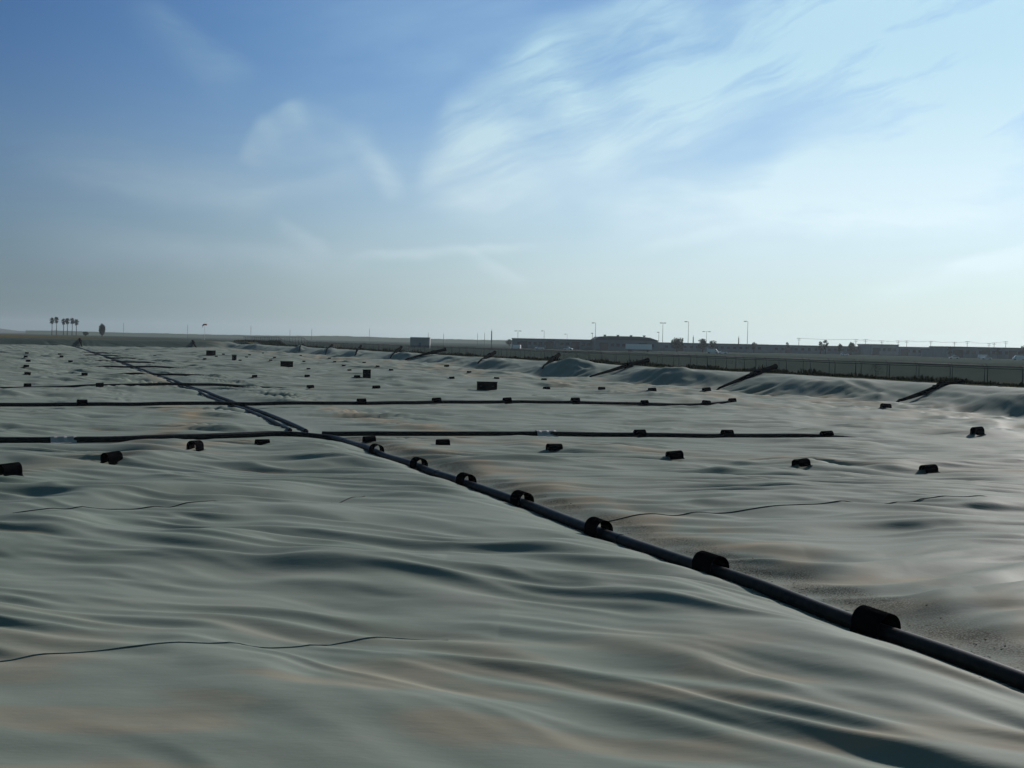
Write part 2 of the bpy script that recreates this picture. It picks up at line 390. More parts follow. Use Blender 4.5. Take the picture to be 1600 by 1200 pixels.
def cover_material():
    m = bpy.data.materials.new('cover_membrane'); m.use_nodes = True; t = m.node_tree; p = t.nodes['Principled BSDF']
    N = t.nodes.new; L = t.links.new
    tcn = N('ShaderNodeTexCoord')
    at = N('ShaderNodeAttribute'); at.attribute_name = 'dirt'; at2 = N('ShaderNodeAttribute'); at2.attribute_name = 'litter'
    def noise(scale, detail=6, stretch=None, rough=.6):
        n = N('ShaderNodeTexNoise'); n.inputs['Scale'].default_value = scale; n.inputs['Detail'].default_value = detail; n.inputs['Roughness'].default_value = rough
        if stretch:
            mp = N('ShaderNodeMapping'); mp.inputs['Scale'].default_value = stretch; L(tcn.outputs['Object'], mp.inputs[0]); L(mp.outputs[0], n.inputs['Vector'])
        else: L(tcn.outputs['Object'], n.inputs['Vector'])
        return n.outputs['Fac']
    def rng(s, a, b, c=0, d=1):
        r = N('ShaderNodeMapRange'); r.inputs[1].default_value = a; r.inputs[2].default_value = b; r.inputs[3].default_value = c; r.inputs[4].default_value = d; L(s, r.inputs[0]); return r.outputs[0]
    def mul(a, b, op='MULTIPLY'):
        x = N('ShaderNodeMath'); x.operation = op
        for i, k in enumerate((a, b)):
            if isinstance(k, (int, float)): x.inputs[i].default_value = k
            else: L(k, x.inputs[i])
        return x.outputs[0]
    def mix(f, a, b):
        x = N('ShaderNodeMix'); x.data_type = 'RGBA'; L(f, x.inputs[0])
        for k, i in ((a, 6), (b, 7)):
            if isinstance(k, tuple): x.inputs[i].default_value = k+(1,)
            else: L(k, x.inputs[i])
        return x.outputs[2]
    n_big = noise(.12, 4); n_mid = noise(.9, 6, (1, 2, 1)); n_fine = noise(34, 5)
    c = mix(rng(n_big, .35, .65), COV_A, COV_B)
    c = mix(mul(rng(n_mid, .4, .75), .35), c, COV_C)
    d = mul(at.outputs['Fac'], rng(n_mid, .25, .6, .35, 1.0))
    c = mix(d, c, COV_TAN)
    at4 = N('ShaderNodeAttribute'); at4.attribute_name = 'silt'; c = mix(mul(at4.outputs['Fac'], rng(n_mid, .3, .55, .3, 1.0)), c, (.095, .088, .058))
    lit = mul(at2.outputs['Fac'], rng(n_fine, .38, .58))
    c = mix(lit, c, (.050, .048, .032))
    at3 = N('ShaderNodeAttribute'); at3.attribute_name = 'slope_shade'; c = mix(at3.outputs['Fac'], c, (.045, .062, .052))  # shade of the far bank slope, put into the sheet's colour
    sp = rng(noise(60, 3), .68, .74); c = mix(mul(sp, .35), c, (.07, .075, .06))
    L(c, p.inputs['Base Color'])
    L(rng(d, 0, 1, COV_ROUGH, COV_ROUGH+.2), p.inputs['Roughness'])
    p.inputs['Specular IOR Level'].default_value = COV_SPEC
    b = N('ShaderNodeBump'); b.inputs['Strength'].default_value = .30; b.inputs['Distance'].default_value = .025
    L(noise(2.6, 7, (.6, 2.2, 1), .62), b.inputs['Height'])
    b2 = N('ShaderNodeBump'); b2.inputs['Strength'].default_value = .12; b2.inputs['Distance'].default_value = .012
    L(noise(14, 6, (.5, 1.6, 1), .6), b2.inputs['Height']); L(b.outputs[0], b2.inputs['Normal']); L(b2.outputs[0], p.inputs['Normal'])
    return m
COV_A = (.188, .214, .178); COV_B = (.138, .171, .138); COV_C = (.25, .258, .226); COV_TAN = (.26, .212, .145)
COV_ROUGH = .62; COV_SPEC = .05
m_cover = cover_material()

# ---------------------------------------------------------------- pond cover
def grid_mesh(name, X, Y, Z, keep, attrs=None):
    nr, nc = X.shape
    idx = np.arange(nr*nc).reshape(nr, nc)
    q = np.stack([idx[:-1, :-1], idx[:-1, 1:], idx[1:, 1:], idx[1:, :-1]], -1).reshape(-1, 4)
    kf = keep.ravel()[q].any(1); q = q[kf]
    used = np.zeros(nr*nc, bool); used[q.ravel()] = True
    remap = np.cumsum(used)-1; q = remap[q]
    co_ = np.stack([X.ravel(), Y.ravel(), Z.ravel()], -1)[used]
    me = bpy.data.meshes.new(name); me.vertices.add(len(co_)); me.vertices.foreach_set('co', co_.ravel())
    me.loops.add(len(q)*4); me.loops.foreach_set('vertex_index', q.ravel().astype(np.int32))
    me.polygons.add(len(q)); me.polygons.foreach_set('loop_start', np.arange(0, len(q)*4, 4, dtype=np.int32))
    me.update(calc_edges=True)
    for k, v in (attrs or {}).items():
        a = me.attributes.new(k, 'FLOAT', 'POINT'); a.data.foreach_set('value', v.ravel()[used].astype(np.float32))
    return me
def rows(d0, d1, mn, mx):
    o = [d0]
    while o[-1] < d1: o.append(o[-1] + min(max(mn, o[-1]**2/4700*.42), mx))
    return np.array(o)
ys = rows(1.0, 425, .034, .40)
ts = np.concatenate([np.linspace(-1.6, -.56, 90, endpoint=False), np.linspace(-.56, .56, 900), np.linspace(.56, 3.2, 170)[1:]])
T, Yg = np.meshgrid(ts, ys)
Xg = T*Yg
# far rows also need to reach the sides: fine, tan range covers the pond
Ug, Vg = uv(Xg, Yg)
inside = (Ug > 1) & (Ug < U_CREST+.6) & (Vg > V_LEFT) & (Vg < V_CREST+.6)
Uc = np.clip(Ug, 1, U_CREST+.6); Vc = np.clip(Vg, V_LEFT, V_CREST+.6)
Xc, Yc = xy(Uc, Vc)
Zc = height(Xc, Yc)
_w = 1 - ss(Yc, 20, 34)
for _ in range(2):
    _z = np.pad(Zc, ((2, 2), (0, 0)), mode='edge'); _z = (_z[:-4]+2*_z[1:-3]+3*_z[2:-2]+2*_z[3:-1]+_z[4:])/9
    Zc = Zc*(1-_w) + _z*_w
# stains
def polydist(X, Y, pts):
    best = np.full(X.shape, 1e9)
    for (a, b) in zip(pts[:-1], pts[1:]):
        ex, ey = b[0]-a[0], b[1]-a[1]; L2 = ex*ex+ey*ey
        t = np.clip(((X-a[0])*ex + (Y-a[1])*ey)/L2, 0, 1)
        best = np.minimum(best, np.hypot(X-a[0]-t*ex, Y-a[1]-t*ey))
    return best
wr_ = wrink(Xc, Yc, Uc, Vc)
low = np.clip((-.03-wr_)/.045, 0, 1)
patch = ss(pn(Xc/4, Yc/3, 60), -.05, .4)
dirt = .95*low*patch
jx = Xc + .5*pn(Xc/1.2, Yc/1.6, 61); jy = Yc + 1.0*pn(Xc/1.5, Yc/1.5, 62)
STAINS = [([(205, 583), (238, 588), (252, 600), (228, 606)], .9, .5), ([(262, 634), (296, 640), (312, 656), (296, 669), (240, 680), (170, 688)], .75, .8),
          ([(508, 637), (570, 655), (660, 672), (735, 683)], .8, .8), ([(690, 690), (860, 700), (1052, 713), (1250, 727), (1450, 737), (1600, 742)], .9, .45),
          ([(0, 740), (100, 728), (180, 717), (300, 702), (400, 692)], .8, .5), ([(180, 700), (250, 688)], .5, .5), ([(480, 628), (700, 640), (900, 642)], .8, .25)]
for pts, wd, am in STAINS:
    P = [flat(*p) for p in pts]
    k = np.exp(-(polydist(jx, jy, P)/(wd))**2)*am*(.6+.7*ss(pn(Xc/2, Yc/2, 63), -.3, .4))
    dirt = np.maximum(dirt, k)
dirt = np.maximum(dirt, .75*np.exp(-((Vc-13.5)/1.1)**2)*(Uc < 47)*ss(pn(Xc/1.3, Yc/1.3, 64), -.3, .4))
dirt = np.maximum(dirt, .6*ss(Vc, 40, 50)*(1-ss(Vc, 57.5, 59.5))*ss(pn(Xc/3, Yc/4, 65), -.1, .4))
near_t = (1-ss(Yc, 12.5, 17.5))*ss(pn((Xc-.25*Yc)/2.8+2, (Yc+.3*Xc)/.75, 66), -.05, .3)*.5
dirt = np.clip(np.maximum(dirt, near_t), 0, 1)
silt = np.clip((-.10-wr_)/.05, 0, 1)*ss(pn(Xc/3+9, Yc/2.2, 72), -.15, .2)*.75
lv = Vc - PIPE_V
litter = (np.exp(-((lv-.75)/.42)**2)*(.5+.8*ss(pn(Xc/.9, Yc/.9, 67), -.4, .3)) + .35*np.exp(-((lv+.35)/.22)**2)*ss(pn(Xc/.7, Yc/.7, 68), 0, .4))*(Uc < 48)*(Uc > 5)
litter = np.clip(litter*1.25, 0, 1)
me = grid_mesh('pond_cover', Xc, Yc, Zc, inside, {'dirt': dirt, 'litter': litter, 'silt': silt, 'slope_shade': ss(Uc, U_TOE+2.5, U_TOE+4.0)*(1-ss(Vc, 50, 60))})
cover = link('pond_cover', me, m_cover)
tag(cover, 'vast grey wrinkled plastic membrane stretched over the pond between the banks', 'pond cover')
del Xg, Yg, T, Ug, Vg, Zc, wr_, low, patch, jx, jy

def drape(name, pxs, width, m, lift=.012, parent=None):
    P = [Vector((*flat(*p), 0)) for p in pxs]; pts = []
    for a, b in zip(P[:-1], P[1:]):
        n = max(2, int((b-a).length/.12))
        for i in range(n): q = a.lerp(b, i/n); pts.append((q.x, q.y))
    pts.append((P[-1].x, P[-1].y))
    arr = np.array(pts)
    # gentle meander
    arr[:, 1] += .03*pn(arr[:, 0]/1.5, arr[:, 1]/1.5, 71)
    bm = bmesh.new(); prev = None
    t = np.gradient(arr, axis=0); t /= np.linalg.norm(t, axis=1)[:, None]
    nx, ny = -t[:, 1], t[:, 0]
    offs = (-.5, -.3, .3, .5); lifts = (0.002, lift, lift, 0.002)
    cols = []
    for o_, l_ in zip(offs, lifts):
        X = arr[:, 0]+nx*o_*width; Y = arr[:, 1]+ny*o_*width; Z = height(X, Y)+l_
        cols.append([bm.verts.new(p) for p in zip(X, Y, Z)])
    for c0, c1 in zip(cols[:-1], cols[1:]):
        for i in range(len(c0)-1): bm.faces.new((c0[i], c0[i+1], c1[i+1], c1[i]))
    return obj(name, bm, m, parent, smooth=True)
drape('seam', [(20, 813), (120, 808), (230, 801), (300, 796), (360, 789)], .035, m_seam, .02, cover)
drape('seam', [(518, 788), (570, 778)], .04, m_seam, .02, cover)
drape('seam', [(0, 1049), (200, 1036), (420, 1024), (560, 1014), (700, 1003)], .022, m_seam2, .015, cover)
drape('seam', [(950, 811), (1150, 805), (1350, 798), (1600, 791)], .03, m_seam, .02, cover)
drape('seam', [(60, 694), (150, 691), (260, 694)], .08, m_seam, .03, cover)

# ---------------------------------------------------------------- ground outside the pond
def gheight(x, y):
    u, v = uv(x, y)
    dr = v-(V_CREST+.5)
    right = Z_CREST+.03 - .75*ss(dr, 2.0, 7.5) - .35*ss(v, 76, 130) - .45*ss(v, 200, 700)
    left = 2.0 - .8*ss(V_LEFT-v, 4, 14)
    farz = Z_FAR+.03 - .2*ss(u-U_CREST, 5, 40) - 1.2*ss(u, 700, 1800)
    nearz = 2.5 - .5*ss(-u, 5, 30)
    z = np.where(v > V_CREST, right, np.where(v < V_LEFT, left, 0.0*x))
    wf = ss(u, U_TOE, U_CREST)
    z = z*(1-wf) + np.where(v > V_CREST, right + (farz-right)*(1-ss(v, V_CREST, 180)), farz)*wf
    wn = 1-ss(u, 0, 8); z = z*(1-wn) + nearz*wn
    # dug out below the cover
    dug = (ss(u, 1.2, 2.2))*(1-ss(u, U_CREST-1.2, U_CREST))*(ss(v, V_LEFT, V_LEFT+1.5))*(1-ss(v, V_CREST-1.2, V_CREST))
    z = z*(1-dug) + -4*dug
    z = z + .05*pn(x/2.5, y/2.5, 80)*(1-dug) + .12*pn(x/17, y/17, 81)*(1-dug)*ss(np.abs(v-30), 60, 120)
    return z
def gh1(x, y): return float(gheight(np.array([x]), np.array([y]))[0])
def axis_pts(segs):
    o = []
    for a, b, s in segs: o += list(np.arange(a, b, s))
    return np.array(o + [segs[-1][1]])
gu = axis_pts([(-3000, -200, 400), (-200, -20, 30), (-20, 14, 1), (14, 355, 5), (355, 400, .8), (400, 900, 20), (900, 8000, 300)])
gv = axis_pts([(-6000, -300, 400), (-300, -75, 20), (-75, -52, .8), (-52, 56, 6), (56, 90, .5), (90, 300, 7), (300, 900, 30), (900, 8000, 400)])
GU, GV = np.meshgrid(gu, gv, indexing='ij'); GX, GY = xy(GU, GV); GZ = gheight(GX, GY)
def ground_material():
    m = bpy.data.materials.new('ground_soil'); m.use_nodes = True; t = m.node_tree; p = t.nodes['Principled BSDF']
    N = t.nodes.new; L = t.links.new; tcn = N('ShaderNodeTexCoord'); p.inputs['Roughness'].default_value = .95; p.inputs['Specular IOR Level'].default_value = 0
    at = N('ShaderNodeAttribute'); at.attribute_name = 'dry'
    def noise(s, st):
        mp = N('ShaderNodeMapping'); mp.inputs['Scale'].default_value = st; mp.inputs['Rotation'].default_value = (0, 0, -AX); L(tcn.outputs['Object'], mp.inputs[0])
        n = N('ShaderNodeTexNoise'); n.inputs['Scale'].default_value = s; n.inputs['Detail'].default_value = 8; L(mp.outputs[0], n.inputs['Vector']); return n.outputs['Fac']
    def rng(s, a, b):
        r = N('ShaderNodeMapRange'); r.inputs[1].default_value = a; r.inputs[2].default_value = b; L(s, r.inputs[0]); return r.outputs[0]
    def mix(f, a, b):
        x = N('ShaderNodeMix'); x.data_type = 'RGBA'; L(f, x.inputs[0])
        for k, i in ((a, 6), (b, 7)):
            if isinstance(k, tuple): x.inputs[i].default_value = k+(1,)
            else: L(k, x.inputs[i])
        return x.outputs[2]
    c = mix(rng(noise(.02, (1, .25, 1)), .38, .62), (.036, .053, .045), (.056, .072, .064))
    c = mix(rng(noise(.5, (1, 1, 1)), .4, .7), c, (.042, .054, .042))
    c2 = mix(rng(noise(.9, (1, 1, 1)), .4, .65), (.085, .072, .038), (.065, .062, .032))
    c = mix(at.outputs['Fac'], c, c2); L(c, p.inputs['Base Color']); return m
dry = np.exp(-((GV-65.3)/1.1)**2)*(GU > 0) + ss(GU, U_CREST-2, U_CREST)*(1-ss(GV, -20, 60))*(1-ss(GU, 450, 1500)) + (1-ss(GU, 0, 6))*.6
me = grid_mesh('ground', GX, GY, GZ, np.ones_like(GX, bool), {'dry': np.clip(dry, 0, 1)})
gnd = link('ground', me, ground_material()); tag(gnd, kind='structure')
# pale taxiway beyond the fence
def strip(name, v0, v1, u0, u1, m, lift=.05):
    us = np.arange(u0, u1, 8.0); a = xy(us, np.full_like(us, v0)); b = xy(us, np.full_like(us, v1))
    vm_ = (v0+v1)/2; za = np.maximum(gheight(*a), gheight(*b))+lift
    bm = bmesh.new(); A_ = [bm.verts.new(p) for p in zip(a[0], a[1], za)]; B_ = [bm.verts.new(p) for p in zip(b[0], b[1], za)]
    for i in range(len(A_)-1): bm.faces.new((A_[i], A_[i+1], B_[i+1], B_[i]))
    return tag(obj(name, bm, m), kind='structure')
m_conc = mat('road_concrete', (.15, .155, .145), .85, spec=0, var=.2, scale=.2)
strip('road', 212, 222, -200, 1400, m_conc, .25)
strip('path', 92, 95, -100, 500, mat('dirt_track', (.085, .085, .06), .95, spec=0, var=.3, scale=.3), .16)

# ---------------------------------------------------------------- pipes
def smooth_line(pts_uv, r, name, label, cat='pipe', sink=.25, window=9, group=None, lift=None, mtl=None):
    """a pipe lying on the cover along a polyline in pond coordinates"""
    pts = []
    for (a, b) in zip(pts_uv[:-1], pts_uv[1:]):
        L_ = math.hypot(b[0]-a[0], b[1]-a[1]); n = max(2, int(L_/.35))
        for i in range(n): pts.append((a[0]+(b[0]-a[0])*i/n, a[1]+(b[1]-a[1])*i/n))
    pts.append(pts_uv[-1]); arr = np.array(pts)
    X, Y = xy(arr[:, 0], arr[:, 1]); Z = height(X, Y)
    k = np.hanning(window+2)[1:-1]; k /= k.sum()
    def sm(a): return np.convolve(np.pad(a, window//2, mode='edge'), k, 'valid')
    Xs, Ys, Zs = sm(X), sm(Y), sm(Z)
    Zs = Zs + r - 2*r*sink + (.08 if 'cross' in name else 0)
    if lift is not None: Zs = Zs + lift(arr[:, 0], arr[:, 1])
    bm = bmesh.new(); tube(bm, list(zip(Xs, Ys, Zs)), r, 16)
    root = empty(name, (Xs[len(Xs)//2], Ys[len(Xs)//2], Zs[len(Xs)//2]-r)); o = obj('pipe_run', bm, mtl or m_pipe, None, smooth=True)
    o.parent = root; o.matrix_parent_inverse = Matrix.Translation(-root.location)
    # butt-weld collars every 12 m
    step = 34
    for i in range(step, len(Xs)-2, step):
        p = Vector((Xs[i], Ys[i], Zs[i])); q = Vector((Xs[i+1], Ys[i+1], Zs[i+1])); t = (q-p).normalized()
        if p.length > 90: break
        bm = bmesh.new(); tube(bm, [p-t*.03, p+t*.03], r*1.07, 16)
        w = obj('weld_ring', bm, m_pipe, None, smooth=False); w.parent = root; w.matrix_parent_inverse = Matrix.Translation(-root.location)
    tag(root, label, cat, group)
    return list(zip(Xs, Ys, Zs))
# near pipe: comes from the left along the first cross line, elbows, then runs toward the photographer
pL = uv(*flat(0, 688)); pE = uv(*flat(515, 680))
elbow = [(pE[0]+.10, pE[1]-1.0), (pE[0]+.03, pE[1]-.45), (pE[0]-.15, pE[1]-.12), (pE[0]-.55, pE[1]+.03), (pE[0]-1.1, pE[1]+.05)]
PEND = [uv(*flat(px, py)) for px, py in [(600, 713), (660, 734), (735, 760), (825, 790), (935, 833), (1020, 866), (1110, 897), (1240, 942), (1370, 988), (1480, 1028), (1600, 1078)]]
ext = [(7.2, PEND[-1][1])]
lineL = [(pL[0]+.3, V_LEFT+5), (pL[0]+.4, -30), (pL[0]+.2, -12), pL, (uv(*flat(180, 687))), (uv(*flat(350, 682))), uv(*flat(450, 678))]
MAINP = smooth_line(lineL + elbow + PEND + ext, .125, 'main_pipe', 'long black pipe from the left edge, elbowing diagonally down to the lower right', sink=.12, window=7)
# right cross pipe of the first line
cr1 = [uv(*flat(494, 677)), uv(*flat(640, 681)), uv(*flat(840, 682)), uv(*flat(1000, 684)), uv(*flat(1180, 684)), uv(*flat(1290, 684)), uv(*flat(1400, 690))]
CR1 = smooth_line(cr1, .105, 'cross_pipe', 'straight black cross pipe running right from the elbow of the main pipe', sink=.12, window=9, group='black cross pipes on the pond cover', lift=lambda u, v: -.22*ss(v, 32, 38))
SIDES = ['second', 'third', 'fourth', 'fifth', 'sixth', 'seventh', 'eighth', 'ninth', 'tenth', 'eleventh', 'twelfth']
c2L = [uv(*flat(x, 636.5-.004*x)) for x in (-200, 0, 200, 400, 600, 800, 1000, 1150)]
CR2 = smooth_line([(c2L[0][0], -35)] + c2L, .11, 'cross_pipe', 'long black cross pipe on the cover, second line counted from the photographer', sink=.15, window=11, group='black cross pipes on the pond cover',
            lift=lambda u, v: .05+.06*np.exp(-((v-12)/5)**2)-.17*ss(v, 32, 46))
for i, c in enumerate(CROSS[2:9]):
    w = [(c, -30 if i == 0 else -22), (c, -5), (c, 4), (c, 12), (c, 20), (c, 30), (c, 44)]
    smooth_line(w, .115, 'cross_pipe', 'black cross pipe crossing the twin pipes, %s line counted from the photographer' % SIDES[i+1], sink=.2, window=11, group='black cross pipes on the pond cover',
                lift=lambda u, v, i=i: .16*np.exp(-((v-12)/5)**2)-(np.where(v < 12, .10, .30) if i == 0 else .45)*(1-np.exp(-((v-12)/7)**2)))
for dv, r, lb in ((-.36, .085, 'left of the twin black pipes running straight to the far bank'), (.36, .10, 'right of the twin black pipes running straight to the far bank')):
    smooth_line([(49.0, 10.95+dv), (60, 11.35+dv), (100, 11.5+dv), (200, 12+dv), (U_TOE-1, 12+dv)], r, 'long_pipe', lb, sink=.1, window=31, group='twin pipes running to the far bank')
# pipes climbing the banks
ORD = ['nearest, at the far right', 'second nearest to the camera', 'third nearest', 'fourth nearest', 'fifth nearest', 'sixth nearest', 'seventh nearest', 'eighth nearest', 'ninth nearest', 'farthest']
def climb(foot, top, r, label, n=22, group='black pipes climbing the right bank'):
    tt = np.linspace(0, 1, n+1); fx0 = foot.x+(top.x-foot.x)*tt; fy0 = foot.y+(top.y-foot.y)*tt
    zs = height(fx0, fy0); zl = foot.z+(top.z-foot.z)*tt
    zz = np.maximum(.2*zs+.8*zl+r*.8, zs+r*.15)*(tt < .86)+(zl+r*.2)*(tt >= .86); zz[0] = foot.z+.02
    kk = np.array([1, 2, 3, 2, 1])/9; zz[2:-2] = np.convolve(zz, kk, 'valid')
    pts = [Vector(p) for p in zip(fx0, fy0, zz)]
    root = empty('bank_pipe', foot)
    def add(nm, bm, m):
        o = obj(nm, bm, m, None, smooth=True); o.parent = root; o.matrix_parent_inverse = Matrix.Translation(-root.location)
    rr = [r*(.45+.75*min(1, (i/n)*1.5)) for i in range(n+1)]
    bm = bmesh.new(); tube(bm, pts, rr, 12); add('pipe_run', bm, m_black)
    a = pts[int(n*.70)]; t = (pts[int(n*.70)+1]-a).normalized()
    bm = bmesh.new(); tube(bm, [a-t*.35, a-t*.33, a+t*.33, a+t*.35], [r*1.1, r*1.55, r*1.55, r*1.1], 12); add('coupling', bm, m_black)
    a = pts[-1]; t = (pts[-1]-pts[-2]).normalized()
    bm = bmesh.new(); tube(bm, [a-t*.12, a+t*.02], r*1.32, 12); add('flange', bm, m_black)
    b = pts[int(n*.62)]
    bm = bmesh.new(); box(bm, b.x-.24, b.x+.2, b.y-.25, b.y+.2, b.z-.25, b.z+r*1.15, .08); add('ballast_block', bm, m_black)
    tag(root, label, 'pipe', group)
for i, (fx, fy, tx, ty) in enumerate(BANK):
    top = ray_plane_v(tx, ty, 65.6); tu = uv(top.x, top.y)[0]
    d = pdir(fx, fy); foot = ray_plane_v(fx, fy, 57.5 if i < 3 else 58.5)
    fu = uv(foot.x, foot.y)[0]; fv = 57.5 if i < 3 else 59
    fx_, fy_ = xy(fu, fv)
    climb(Vector((fx_, fy_, hz1(fx_, fy_))), top, .2 if i < 3 else .22, 'black pipe climbing the right bank, %s' % ORD[i])
for (fx, fy, tx, ty, lb) in ((128, 546, 124.5, 530, 'black pipe climbing the far bank at the end of the twin pipes'), (307, 549, 301, 533, 'black pipe climbing the far bank, left of the black boxes')):
    top = ray_plane_u(tx, ty, U_CREST-1); foot = ray_plane_u(fx, fy, U_TOE-1); foot.z = hz1(foot.x, foot.y)
    climb(foot, top, .27, lb, group=None)

# ---------------------------------------------------------------- arched saddles
def saddle_proto(w=.44, h=.36, L=.52, th=.022):
    root = empty('pipe_saddle', (0, 0, 0))
    R = w/2-.03; leg = h-R
    def prof(R, leg, foot):
        p = [(-R-foot, 0)] + [(-R, leg*.45)] + [(-R*math.cos(a), leg+R*math.sin(a)) for a in np.linspace(0, math.pi, 15)] + [(R, leg*.45), (R+foot, 0)]
        return p
    o_, i_ = prof(R, leg, .03), prof(R-th, leg, .03)
    bm = bmesh.new()
    ys_ = np.linspace(-L/2, L/2, 7); ringsO = []; ringsI = []
    for y in ys_:
        ringsO.append([bm.verts.new((x, y, z)) for x, z in o_]); ringsI.append([bm.verts.new((x, y, z)) for x, z in i_])
    for j in range(6):
        for k in range(len(o_)-1):
            bm.faces.new((ringsO[j][k], ringsO[j][k+1], ringsO[j+1][k+1], ringsO[j+1][k])); bm.faces.new((ringsI[j][k], ringsI[j+1][k], ringsI[j+1][k+1], ringsI[j][k+1]))
        for k in (0, len(o_)-1): bm.faces.new((ringsO[j][k], ringsO[j+1][k], ringsI[j+1][k], ringsI[j][k]))
    for j in (0, 6):
        for k in range(len(o_)-1): bm.faces.new((ringsO[j][k], ringsI[j][k], ringsI[j][k+1], ringsO[j][k+1]))
    bmesh.ops.recalc_face_normals(bm, faces=bm.faces)
    obj('arch_shell', bm, m_black, root, smooth=False)
    for s in (-1, 1):
        bm = bmesh.new(); box(bm, s*(R+.03)-.012 if s < 0 else R+.02, (s*(R+.03)+.012 if s < 0 else R+.03) + .08*(s > 0), -L/2+.01, L/2-.01, 0.0, .02, .004)
        if s < 0: bmesh.ops.translate(bm, verts=bm.verts, vec=(-.05, 0, 0))
        obj('foot_flange', bm, m_black, root)
    return root
SAD = saddle_proto(); SAD_N = [0]
GA = math.pi/2 - AX          # unused helper angle
def place_saddle(p, heading, label, group, tilt=0.0, sc=1.0, dz=-.02, lean=0.0, zs=1.0):
    """heading: direction of the tunnel axis, radians from +X"""
    o = SAD if SAD_N[0] == 0 else copy_tree(SAD)
    SAD_N[0] += 1
    o.location = (p[0], p[1], p[2]+dz); o.rotation_euler = (lean, tilt, heading-math.pi/2); o.scale = (sc, sc, sc*zs)
    tag(o, label, 'pipe saddle', group)
    return o
AXIS_U = math.atan2(cA, -sA); AXIS_V = math.atan2(sA, cA)
mp_ = np.array(MAINP)
KP = ['farthest one, just past the elbow', 'second from the elbow', 'third from the elbow', 'fourth from the elbow', 'fifth from the elbow', 'second nearest, just before the nearest', 'nearest and largest in view, at the lower right']
for i, (px, py) in enumerate([(595, 709), (663, 732), (735, 757), (821, 788), (939, 832), (1125, 896), (1370, 988)]):
    x, y = flat(px, py); sel = mp_[(uv(mp_[:, 0], mp_[:, 1])[0] < 47)]
    j = np.argmin(np.hypot((sel[:, 0]-x)/1, (sel[:, 1]-y))); q = sel[j]; r = sel[min(j+1, len(sel)-1)]
    place_saddle((q[0], q[1], q[2]-.09), math.atan2(r[1]-q[1], r[0]-q[0]), 'black arched saddle straddling the main pipe, %s' % KP[i], 'saddles on the main pipe', dz=0, sc=1.12)
def proj_x(p):
    v = Vector(p) - Vector((0, 0, H)); return 800 + FPX*v.dot(Rv)/v.dot(Fv)
def on_pipe(px, line):
    xs = [abs(proj_x(p)-px) + (1e4 if p[1] < 30 else 0) for p in line]; q = line[int(np.argmin(xs))]; return Vector((q[0], q[1], q[2]-.07))
def row(pxs, labels, group, heading=AXIS_V, sc=1.0, jit=.10, zs=.74, line=None):
    for (px, py), lb in zip(pxs, labels):
        p = on_pipe(px, line) if line and px < 1300 else hit(px, py-1)
        hd = heading(px) if callable(heading) else heading
        place_saddle(p, hd + rnd.uniform(-jit, jit), lb, group, tilt=rnd.uniform(-.09, .09), lean=rnd.uniform(-.07, .07), sc=sc*rnd.uniform(.94, 1.07), dz=-.2 if px == 410 else -.03, zs=zs*rnd.uniform(.93, 1.08))
row([(577, 691), (692, 696), (866, 704), (1054, 716), (1252, 728), (1451, 738)],
    ['black saddle just right of the elbow, leftmost of the nearest right-hand row', 'black saddle second from the left in the nearest right-hand row', 'black saddle in the nearest row, below the pale flap on the cross pipe',
     'black saddle in the nearest row, fourth from the left', 'black saddle in the nearest row, fifth from the left, on a tan stain', 'black saddle in the nearest row, rightmost near the right edge of the photo'], 'saddles in the nearest row right of the pipe')
row([(996, 683), (1133, 683), (1286, 681), (1527, 679)],
    ['black saddle on the first cross pipe, leftmost of the four there', 'black saddle on the first cross pipe, second of the four from the left', 'black saddle at the right end of the first cross pipe', 'black saddle alone on the cover right of the end of the first cross pipe'], 'saddles along the first cross pipe', line=CR1, zs=1.05)
row([(128, 634), (567, 634.5), (682, 635.5), (790, 635.5), (901, 635.5), (1004, 637), (1101, 637), (1198, 634)],
    ['black saddle on the second cross pipe, alone left of the twin pipes'] + ['black saddle on the second cross pipe, %s to the right of the twin pipes' % s for s in ('first', 'second', 'third', 'fourth', 'fifth', 'sixth')] + ['low black saddle half sunk in the folds, last to the right in the second row'],
    'saddles along the second cross pipe', line=CR2, zs=1.05)
row([(15, 743), (175, 723), (305, 704), (410, 694)],
    ['black saddle at the left edge of the photo, open end toward the camera', 'black saddle standing open end to the camera left of the main pipe', 'tilted black saddle on the cover below the left part of the main pipe', 'low black saddle sunk in a fold near the elbow, below the main pipe'],
    'saddles in the near left row', heading=lambda px: math.radians({15: 52, 175: 58, 305: 78, 410: 30}[px]), zs=1.0)
far_l = [(43, 605, 'black saddle at the left, first of a receding column, beside a thin crease'), (156, 605, 'black saddle left of the twin pipes on the third cross line'), (43, 586, 'black saddle second up in the left receding column'),
 (132, 587, 'small black saddle midway between the left column and the twin pipes'), (41, 574, 'small black saddle third up in the left receding column'), (110, 566.5, 'small black saddle nearest of the three left of the twin pipes far away'),
 (44, 566, 'tiny black saddle fourth up in the left receding column'), (40, 559, 'tiny black saddle fifth up in the left receding column'), (42, 554, 'tiny black saddle farthest of the left receding column'),
 (96, 559, 'tiny black saddle middle of the three left of the twin pipes far away'), (93, 555, 'tiny black saddle farthest of the three left of the twin pipes')]
row([a[:2] for a in far_l], [a[2] for a in far_l], 'small distant saddles left of the twin pipes', sc=1.0, zs=.7)
far_r = [(485, 607), (588, 608), (854, 609), (940, 610), (1019, 611.5), (480, 590), (558, 591), (398, 590), (546, 580), (733, 583), (611, 580), (706, 592), (776, 593), (850, 595), (482, 578),
         (423, 565), (429, 560), (475, 566), (411, 553), (375, 564.5), (390, 556), (385, 559.5), (338, 558.5), (320, 562.5), (349, 555), (242, 557), (515, 562), (523, 567), (569, 568), (590, 574), (537, 573), (470, 557)]
